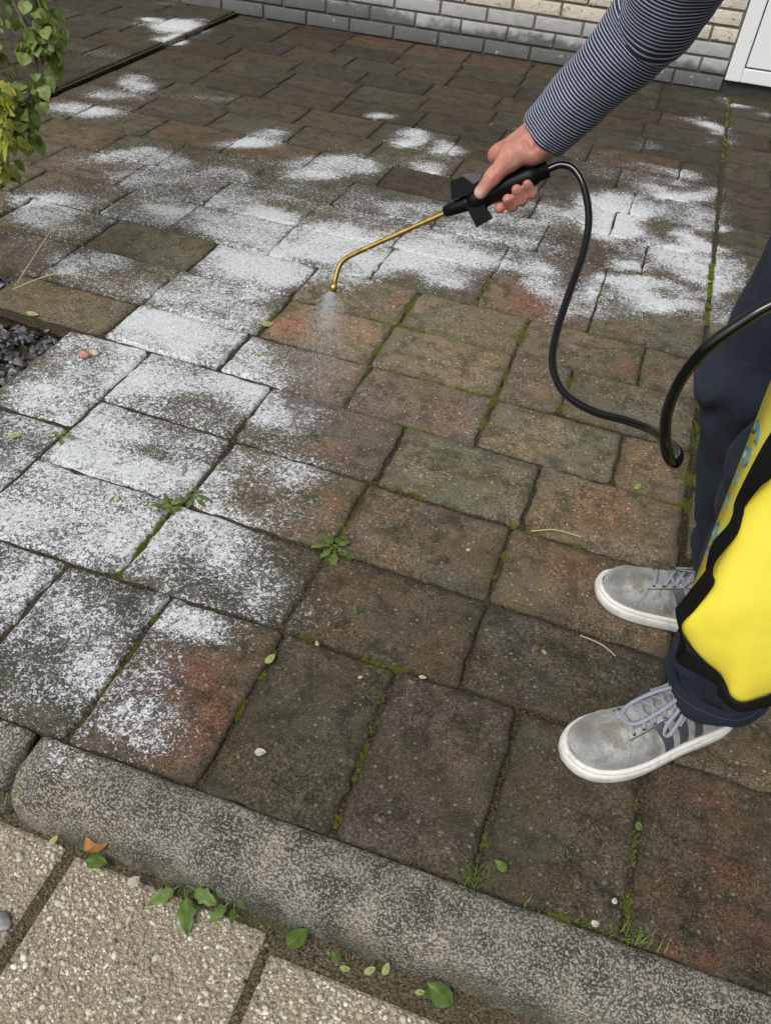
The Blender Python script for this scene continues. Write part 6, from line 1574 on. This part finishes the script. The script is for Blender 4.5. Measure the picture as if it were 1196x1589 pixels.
# ------------------------------------------------------------------ spray lance: hose, pistol grip, brass tube, nozzle
t = NT('black_hose_rubber'); M_HOSE = t.out((0.004, 0.004, 0.0045), 0.16, t.bump(t.noise(t.pos(), 120, 2), 0.03, 0.001), 0.5)
t = NT('black_moulded_plastic'); _p = t.pos()
M_BLACK = t.out(t.mix(t.noise(_p, 30, 3), (0.003, 0.003, 0.0032), (0.006, 0.006, 0.0063)), 0.42, t.bump(t.noise(_p, 600, 2), 0.15, 0.0006), 0.18)
t = NT('grey_plastic'); M_GREYP = t.out(t.mix(t.noise(t.pos(), 120, 3), (0.05, 0.052, 0.056), (0.10, 0.105, 0.11)), 0.5)
t = NT('brass'); _p = t.pos()
M_BRASS = t.out(t.mix(t.rng(t.noise(_p, 80, 4), 0.35, 0.65), (0.40, 0.27, 0.07), (0.60, 0.43, 0.13)), t.rng(t.noise(_p, 150, 3), 0.3, 0.7, 0.28, 0.5), None, 0.5, Metallic=1.0)
lance = empty('spray_lance', (0, 0, 0))
tag(lance, 'brass spray lance with black pistol grip and looping black hose', 'sprayer')
hp_ = catmull(K['hose'], 8)
V, F = tube(hp_, 0.0054, 16); mesh_obj('hose', V, F, M_HOSE, lance)
V, F = tube(catmull(K['lance'], 6), 0.0041, 14); mesh_obj('lance_tube', V, F, M_BRASS, lance)
nz = np.array(K['nozzle']); V, F = tube([nz[0], nz[1], nz[1] + (nz[2] - nz[1]) * 0.1, nz[2], nz[3]], [0.0050, 0.0052, 0.0068, 0.0068, 0.0056], 12); mesh_obj('nozzle', V, F, M_BRASS, lance)
def prism(poly, c0, c1, bev, name, mat, parent):
    """extruded outline in the grip's own frame, mm"""
    bm = bmesh.new()
    bot = [bm.verts.new(hl(a, b, c0)) for a, b in poly]; top = [bm.verts.new(hl(a, b, c1)) for a, b in poly]
    bm.faces.new(bot); bm.faces.new(top[::-1])
    k = len(poly)
    for i in range(k): bm.faces.new([bot[(i + 1) % k], bot[i], top[i], top[(i + 1) % k]])
    bmesh.ops.recalc_face_normals(bm, faces=bm.faces[:])
    if bev: bmesh.ops.bevel(bm, geom=bm.edges[:], offset=bev / 1000, segments=3, affect='EDGES', profile=0.6)
    bm.verts.index_update()
    vs = [tuple(v.co) for v in bm.verts]; fs = [[v.index for v in f.verts] for f in bm.faces]; bm.free()
    return mesh_obj(name, vs, fs, mat, parent, False)
# body of the grip: flattened oval trunk swelling to the valve head
gv, gf = tube([hl(-52, 0, 0), hl(-50, 0, 0), hl(-34, 0, 0), hl(-32, 0, 0), hl(-18, 1, 0), hl(0, 1.5, 0), hl(20, 1.5, 0), hl(38, 0, 0), hl(52, -1, 0), hl(66, -1, 0), hl(76, -1, 0), hl(78, -1, 0)],
              np.array([0, 11, 11.2, 13.5, 14.2, 14.5, 14.5, 14.5, 15.5, 15.5, 13, 0.5]) / 1000 + 0.0001, 22, True, 1.05, tuple(HE2))
grip = mesh_obj('grip', gv, gf, M_BLACK, lance)
for a in (-48, -44, -40):
    V, F = tube([hl(a - 1.1, 0, 0), hl(a + 1.1, 0, 0)], 0.0122, 18); mesh_obj('collar', V, F, M_BLACK, lance)
V, F = tube([hl(72, -1, 0), hl(80, -0.5, 0), hl(98, 0, 1), hl(115, 0.5, 2), hl(117, 0.5, 2)], np.array([12.5, 11.5, 10.2, 8.2, 6.0]) / 1000, 18); mesh_obj('nose', V, F, M_BLACK, lance)
# hump that closes under the heel of the hand
prism([(-36, 8), (-20, 12), (-14, 24), (-20, 30), (-31, 24)], -8, 8, 3, 'hump', M_BLACK, lance)
prism([(89, 38), (69, 38), (53, 34), (46, 18), (70, 9), (97, 13)], -13, 13, 1.2, 'valve_cap', M_BLACK, lance)
prism([(71, 40), (53, 36), (45, 23), (58, 21)], -14, 8, 1.0, 'cap_bevel', M_GREYP, lance)  # cap's upward facet in lighter grey: sky light painted into its colour
V, F = tube([hl(50, 20, 0), hl(48, 32, 0)], 0.006, 12); mesh_obj('pin', V, F, M_GREYP, lance)
prism([(48, -3), (80, -3), (75, -39), (49, -35), (53, -18)], -12, 12, 1.6, 'trigger', M_BLACK, lance)

# ------------------------------------------------------------------ spray: fine droplets leaving the nozzle
t = NT('spray_droplet'); t.out((0.92, 0.95, 0.98), 0.25, None, 0.5, Alpha=0.36); M_DROP = t.m
s0, s1 = [np.array(q) for q in K['spraydir']]
ax = (s1 - s0); SLN = np.linalg.norm(ax); ax /= SLN
pa = np.cross(ax, [0.2, 0.9, 0.3]); pa /= np.linalg.norm(pa); pb = np.cross(ax, pa)
VV, FF = [], []
tet = np.array([[1, 1, 1], [1, -1, -1], [-1, 1, -1], [-1, -1, 1]]) * 0.6
tf_ = np.array([[0, 1, 2], [0, 3, 1], [0, 2, 3], [1, 3, 2]])
nd = 12000
for i in range(nd):
    s = random.random() ** 2.0 * 1.35
    ang = random.uniform(0, 6.283); rr = (0.0035 + 0.11 * s * min(1.5, abs(random.gauss(0, 0.62))))
    dr = ax * s * SLN + (pa * math.cos(ang) + pb * math.sin(ang)) * rr + np.array([0, 0, -0.03]) * s * s
    fly = ax + (pa * math.cos(ang) + pb * math.sin(ang)) * rr / (SLN * s + 0.02)
    fly /= np.linalg.norm(fly)
    r = random.uniform(0.00014, 0.00034); st = random.uniform(3, 12.0)
    T = tet * r
    T = T + fly * ((T @ fly) * st)[:, None]
    VV.append(s0 + dr + T); FF.append(tf_ + 4 * i)
tag(mesh_obj('spray', np.concatenate(VV), np.concatenate(FF), M_DROP, None, True), 'fine white mist of droplets leaving the brass nozzle', 'spray', kind='stuff')

# ------------------------------------------------------------------ fallen leaves and bits
LF_OVAL = leaf_mesh('leaf', 0.030, 0.0085, M_PALE, 0.2, 0.05)
LF_GREEN = leaf_mesh('leaf', 0.036, 0.012, M_WEED, 0.15, 0.06)
LF_ORANGE = leaf_mesh('leaf', 0.040, 0.017, M_ORANGE, 0.9, -0.25)
LF_PETAL = leaf_mesh('leaf', 0.022, 0.009, M_PETAL, 0.25, 0.1)
def litter(name, me, p, rz, sc, label, cat, tilt=0.1, z=0.004):
    o = bpy.data.objects.new(name, me); COL.objects.link(o)
    o.location = (p[0], p[1], p[2] + z); o.rotation_euler = (random.uniform(-tilt, tilt), random.uniform(-tilt, tilt) - 0.05, rz); o.scale = (sc, sc, sc)
    return tag(o, label, cat)
LV = K['leaves']
info = [
    (LF_OVAL, 0.6, 1.05, 'yellow-green crumpled leaf on the paver left of the spray', 0.45), (LF_OVAL, 2.9, 0.62, 'small pale oval leaf on foamy paver left of the spray', .1), (LF_OVAL, 1.3, 0.72, 'small pale leaf on the joint right of the hose loop', .1),
    (LF_OVAL, 0.3, 0.85, 'pale leaf at the left edge on a foamy paver', .4), (LF_OVAL, 2.0, 0.5, 'tiny pale leaf lying in foam near the left weeds', .1), (LF_PETAL, 1.0, 0.4, 'tiny white petal on the mossy brown paver', .1),
    (LF_OVAL, 2.4, 0.36, 'tiny green leaf bit on the grey paver left of the shoes', .1), (LF_GREEN, 1.9, 0.34, 'tiny green leaf on the dark paver below the weed', .1), (LF_OVAL, 0.1, 0.42, 'pale leaf bit below the dark red paver', .1),
    (LF_OVAL, 0.9, 0.3, 'very small pale leaf on a mossy joint in the foreground', .1), (LF_OVAL, 2.2, 0.38, 'narrow pale leaf beside the mossy joint under the red paver', .1), (LF_OVAL, 1.2, 0.7, 'pale leaf caught on a stalk by the red stained paver', .3),
    (LF_PETAL, 0.4, 0.75, 'white petal on the dark mottled paver above the kerb', .2), (LF_GREEN, 2.7, 0.55, 'small green leaf on the paver just above the kerb', .1), (LF_GREEN, 1.5, 0.42, 'small leaf in the joint below the near shoe', .1),
    None, (LF_OVAL, 1.1, 0.35, 'tiny pale leaf inside the curve of the hose', .1), (LF_OVAL, 0.2, 1.0, 'pale green leaf on the slate chips at the bed corner', .2), (LF_OVAL, 0.9, 0.5, 'pale leaf bit in the joint beside the navy trousers', .2),
    None, None, (LF_PETAL, 0.2, 0.3, 'white speck of petal on the wet paver near the lance', .1), None, (LF_PETAL, 0.3, 0.5, 'white petal on the grass along the kerb', .1), (LF_PETAL, 1.4, 0.4, 'small white petal above the kerb below the shoe', .1)]
for p, it in zip(LV, info):
    if it: litter('fallen_leaf', it[0], p, it[1], it[2], it[3], 'leaf', it[4])
LO = K['lowleaves']
linfo = [(LF_ORANGE, 0.9, 1.0, 'curled orange autumn leaf against the foot of the kerb', .25), (LF_PETAL, 1.2, 0.8, 'whitish petal on the slab edge under the kerb', .1), (LF_GREEN, 1.05, 0.95, 'narrow green leaf lying on the soil below the kerb', .1),
    (LF_GREEN, 2.8, 1.1, 'broad green leaf on the soil strip at the bottom right', .1), (LF_OVAL, 1.4, 0.5, 'small pale leaf by the seedling at the kerb end', .1), (LF_OVAL, 0.2, 0.45, 'small leaf on the soil, first right of the narrow green one', .1),
    (LF_OVAL, 0.8, 0.55, 'small yellow-green leaf on the soil strip, left of a matching pair', .1), (LF_OVAL, 1.5, 0.55, 'small yellow-green leaf on the soil strip, right of a matching pair', .1), (LF_OVAL, 0.4, 0.45, 'small pale leaf left of the broad green leaf', .1),
    (LF_GREEN, 0.2, 0.85, 'dull green leaf tucked under the orange leaf', .1), None, (LF_GREEN, 2.6, 0.45, 'small green leaf near the kerb foot mid way along', .1)]
for p, it in zip(LO, linfo):
    if it: litter('fallen_leaf', it[0], p, it[1], it[2], it[3], 'leaf', it[4], 0.006)
# pinkish fruit halves and a pebble on the foamy border paver, a grey stone chip on the slab
def lump(name, p, sz, col, label, cat, rough=0.6):
    t = NT(name + '_surface'); q = t.pos()
    m_ = t.out(t.mix(t.rng(t.noise(q, 120, 4), 0.35, 0.7), col, tuple(c * 0.55 for c in col)), rough, t.bump(t.noise(q, 200, 3), 0.5, 0.002))
    bm = bmesh.new(); bmesh.ops.create_icosphere(bm, subdivisions=3, radius=1)
    V = np.array([v.co[:] for v in bm.verts]) * np.array(sz); F = [[v.index for v in f.verts] for f in bm.faces]; bm.free()
    V = V * (1 + 0.22 * vnoise(V, 90, p[0] * 50))[:, None]
    V[:, 2] = np.maximum(V[:, 2], -sz[2] * 0.35)
    return tag(mesh_obj(name, V, F, m_, None, True, (p[0], p[1], p[2] + sz[2] * 0.35)), label, cat)
b0 = LV[19]
lump('fruit_piece', (b0[0], b0[1] - 0.004, 0.001), (0.013, 0.010, 0.009), (0.55, 0.30, 0.22), 'pinkish shrivelled fruit piece on the foamy border paver', 'fruit')
lump('fruit_piece', (b0[0] + 0.014, b0[1] + 0.014, 0.001), (0.012, 0.010, 0.008), (0.66, 0.48, 0.38), 'paler fruit piece behind the pinkish one on the border paver', 'fruit')
lump('pebble', (b0[0] - 0.012, b0[1] - 0.040, 0.0), (0.008, 0.006, 0.005), (0.60, 0.61, 0.60), 'small white pebble below the fruit pieces on the border paver', 'stone')
lump('pebble', (LO[10][0], LO[10][1], -0.080), (0.016, 0.011, 0.006), (0.30, 0.31, 0.33), 'flat blue-grey stone chip on the slab at the left edge', 'stone')
# dry stalks
def stalk(pts, r, label, mat=None):
    return tag(mesh_obj('dry_stalk', *tube(catmull(pts, 6), r, 6), mat or M_STRAW), label, 'stalk')
stalk([(-1.36, 1.44, 0.02), (-1.28, 1.50, 0.05), (-1.20, 1.555, 0.035)], 0.0010, 'long pale dry grass stalk leaning over the left paving')
stalk([(-1.37, 1.47, 0.02), (-1.345, 1.58, 0.10), (-1.315, 1.66, 0.16)], 0.0009, 'upright pale dry grass stalk at the left bed corner')
stalk([(-0.02, 1.135, 0.006), (0.02, 1.152, 0.010), (0.07, 1.158, 0.006)], 0.0012, 'curved pale stalk on the pink-brown paver left of the leg')
stalk([(0.105, 0.925, 0.006), (0.14, 0.918, 0.008), (0.165, 0.905, 0.006)], 0.0010, 'short dry stalk in the joint below the far shoe')
stalk([(-0.155, 1.245, 0.006), (-0.125, 1.262, 0.008), (-0.10, 1.272, 0.006)], 0.0009, 'short dark twig on the grey-green paver in the centre', M_TWIG)

# ------------------------------------------------------------------ weeds growing from the joints
WEEDL = [leaf_mesh('leaf', 0.030 * s, 0.0075 * s, M_WEED, 0.2, 0.3, 7, 0.5, 0.22) for s in (1, 1.25, 0.8)]
def weed(base, n, ln, label, seed, up=0.5):
    r = random.Random(seed)
    e = empty('weed', base); tag(e, label, 'weed')
    st = []
    for i in range(n):
        a = 6.283 * i / n + r.uniform(-0.4, 0.4)
        d = Vector((math.cos(a), math.sin(a), up * r.uniform(0.3, 1.3))).normalized()
        l0 = ln * r.uniform(0.25, 0.9)
        tip = d * l0
        st.append(tube([(0, 0, 0.0), tuple(tip * 0.5 + Vector((0, 0, 0.003))), tuple(tip)], 0.0009, 5))
        put_leaf(r.choice(WEEDL), e, tuple(tip), tuple(d + Vector((0, 0, -0.25))), r.gauss(0, 0.3), r.uniform(0.75, 1.2) * ln / 0.03)
    V, F = join(st); mesh_obj('stem', V, F, M_WEED, e)
W1, W2 = K['weeds'], K['weeds_patio']
weed(W1[0], 6, 0.030, 'green weed with spreading toothed leaves below the kerb, largest there', 1)
weed(W1[1], 9, 0.020, 'small bushy weed below the kerb, right of the largest', 2, 0.9)
weed(W1[2], 4, 0.011, 'tiny seedling at the foot of the kerb, left of the orange leaf', 3, 1.2)
weed(W2[0], 7, 0.027, 'green rosette weed at the joint in the middle of the paving', 4, 0.5)
weed(W2[1], 9, 0.022, 'sprawling weed between foam-covered pavers at the left', 5, 0.35)
weed(W2[3], 16, 0.017, 'dense bushy weed filling the foamy joint left of the sprawling one', 9, 0.9)
weed(W2[2], 5, 0.017, 'foam-dusted little weed at the border paver joint, far left', 6, 0.6)

# crumbs of soil and grit in the strip below the kerb
_pt = [(random.uniform(-1.0, 0.6), 0) for _ in range(1500)]
_pt = [(x, random.gauss(0.366, 0.012) + 0.016 * x - 0.008) for x, _ in _pt] + [(random.gauss(-0.481, 0.006), random.uniform(0.1, 0.35)) for _ in range(160)] + [(random.gauss(-0.184, 0.006), random.uniform(0.1, 0.34)) for _ in range(200)]
_pt = [q for q in _pt if q[1] < 0.374 + 0.016 * q[0]]
V, F, T = scatter_rocks(_pt, np.clip(RNG.lognormal(math.log(0.0016), 0.45, len(_pt)), 0.0007, 0.0045), PEB, np.full(len(_pt), -0.0855))
t = NT('soil_crumb'); M_CRUMB = t.out(t.mix(t.attr('tone'), (0.03, 0.025, 0.016), (0.24, 0.20, 0.14)), 0.95)
tag(mesh_obj('soil_crumbs', V, F, M_CRUMB, None, True, (0, 0, 0), {'tone': T}), 'brown soil crumbs and grit along the foot of the kerb', 'soil', kind='stuff')

# grass tufts
def blades(pts, n, h, spread, seed):
    r = random.Random(seed); V, F = [], []
    for p in pts:
        for i in range(n):
            a = r.uniform(0, 6.283); b = np.array(p) + np.array([r.gauss(0, spread[0]), r.gauss(0, spread[1]), 0])
            l = h * r.uniform(0.4, 1.2); d = np.array([math.cos(a), math.sin(a)])
            w = r.uniform(0.0004, 0.0009); k = r.uniform(0.2, 1.0)
            side = np.array([-d[1], d[0], 0]) * w
            q = [b + np.array([d[0] * k * l * s * s, d[1] * k * l * s * s, l * s * (1 - 0.35 * s * k)]) for s in (0, 0.5, 1)]
            m_ = len(V)
            V += [q[0] - side, q[0] + side, q[1] + side * 0.8, q[1] - side * 0.8, q[2]]
            F += [[m_, m_ + 1, m_ + 2, m_ + 3], [m_ + 3, m_ + 2, m_ + 4]]
    return V, F
t = NT('grass_blade'); _p = t.pos()
M_GRASS = t.out(t.mix(t.noise(_p, 160, 3), (0.07, 0.13, 0.02), (0.20, 0.26, 0.06)), 0.6, None, 0.3)
GR = K['grass']
for p, n, h, sp, lab in ((GR[0], 60, 0.035, (0.009, 0.008), 'grass tuft in the joint above the kerb, left of the near shoe'), (GR[1], 80, 0.020, (0.018, 0.006), 'low grass tuft at the kerb edge below the near shoe'), (GR[2], 130, 0.030, (0.012, 0.035), 'grassy patch in the joint beside the trouser leg'),
                       (GR[3], 16, 0.014, (0.006, 0.004), 'tiny grass sprig at the kerb top near the middle'), (GR[4], 60, 0.012, (0.030, 0.004), 'flat strip of grass along the kerb top'), (GR[6], 50, 0.012, (0.004, 0.016), 'mossy grass in the gap between the two kerb stones'), ((-0.30, 0.358, -0.080), 90, 0.012, (0.05, 0.006), 'thin dry grass below the kerb around the largest weed'), ((-0.02, 0.362, -0.080), 70, 0.011, (0.06, 0.006), 'thin grass at the kerb foot by the narrow green leaf')):
    V, F = blades([(p[0], p[1], p[2] - 0.006)], n, h, sp, hash(lab) % 1000 if False else len(lab))
    tag(mesh_obj('grass_tuft', V, F, M_GRASS), lab, 'grass')

# moss cushions along the greenest joints, one mass
def moss_mass():
    r = random.Random(3); V, F = [], []
    segs = [((649, 457),)]
    MS = K['moss_lines']
    for a, b, dens, wd in MS:
        a = np.array(a); b = np.array(b); Ln = np.linalg.norm(b - a)
        for i in range(int(Ln * dens * 1000)):
            s = r.random(); p = a + (b - a) * s
            p = np.array([p[0] + r.gauss(0, wd), p[1] + r.gauss(0, wd), 0])
            if mnoise.noise(Vector((p[0] * 26, p[1] * 26, 0))) + 0.6 * mnoise.noise(Vector((p[0] * 80, p[1] * 80, 4))) < 0.08: continue
            h = r.uniform(0.001, 0.0055); an = r.uniform(0, 6.28); w = r.uniform(0.0006, 0.0012)
            d = np.array([math.cos(an), math.sin(an), 0]) * w; q = np.array([-d[1], d[0], 0])
            t_ = p + np.array([r.gauss(0, 0.0022), r.gauss(0, 0.0022), h - 0.004]); base = p + np.array([0, 0, -0.009])
            m_ = len(V)
            V += [base - d, base + d, t_, base - q, base + q]
            F += [[m_, m_ + 1, m_ + 2], [m_ + 3, m_ + 4, m_ + 2]]
    return V, F
t = NT('moss'); _p = t.pos()
M_MOSS = t.out(t.mix(t.noise(_p, 120, 3), (0.10, 0.125, 0.018), (0.34, 0.36, 0.07)), 0.9, None, 0.1)
V, F = moss_mass()
tag(mesh_obj('moss', V, F, M_MOSS, None, False), 'bright green moss filling the joints between pavers', 'moss', kind='stuff')
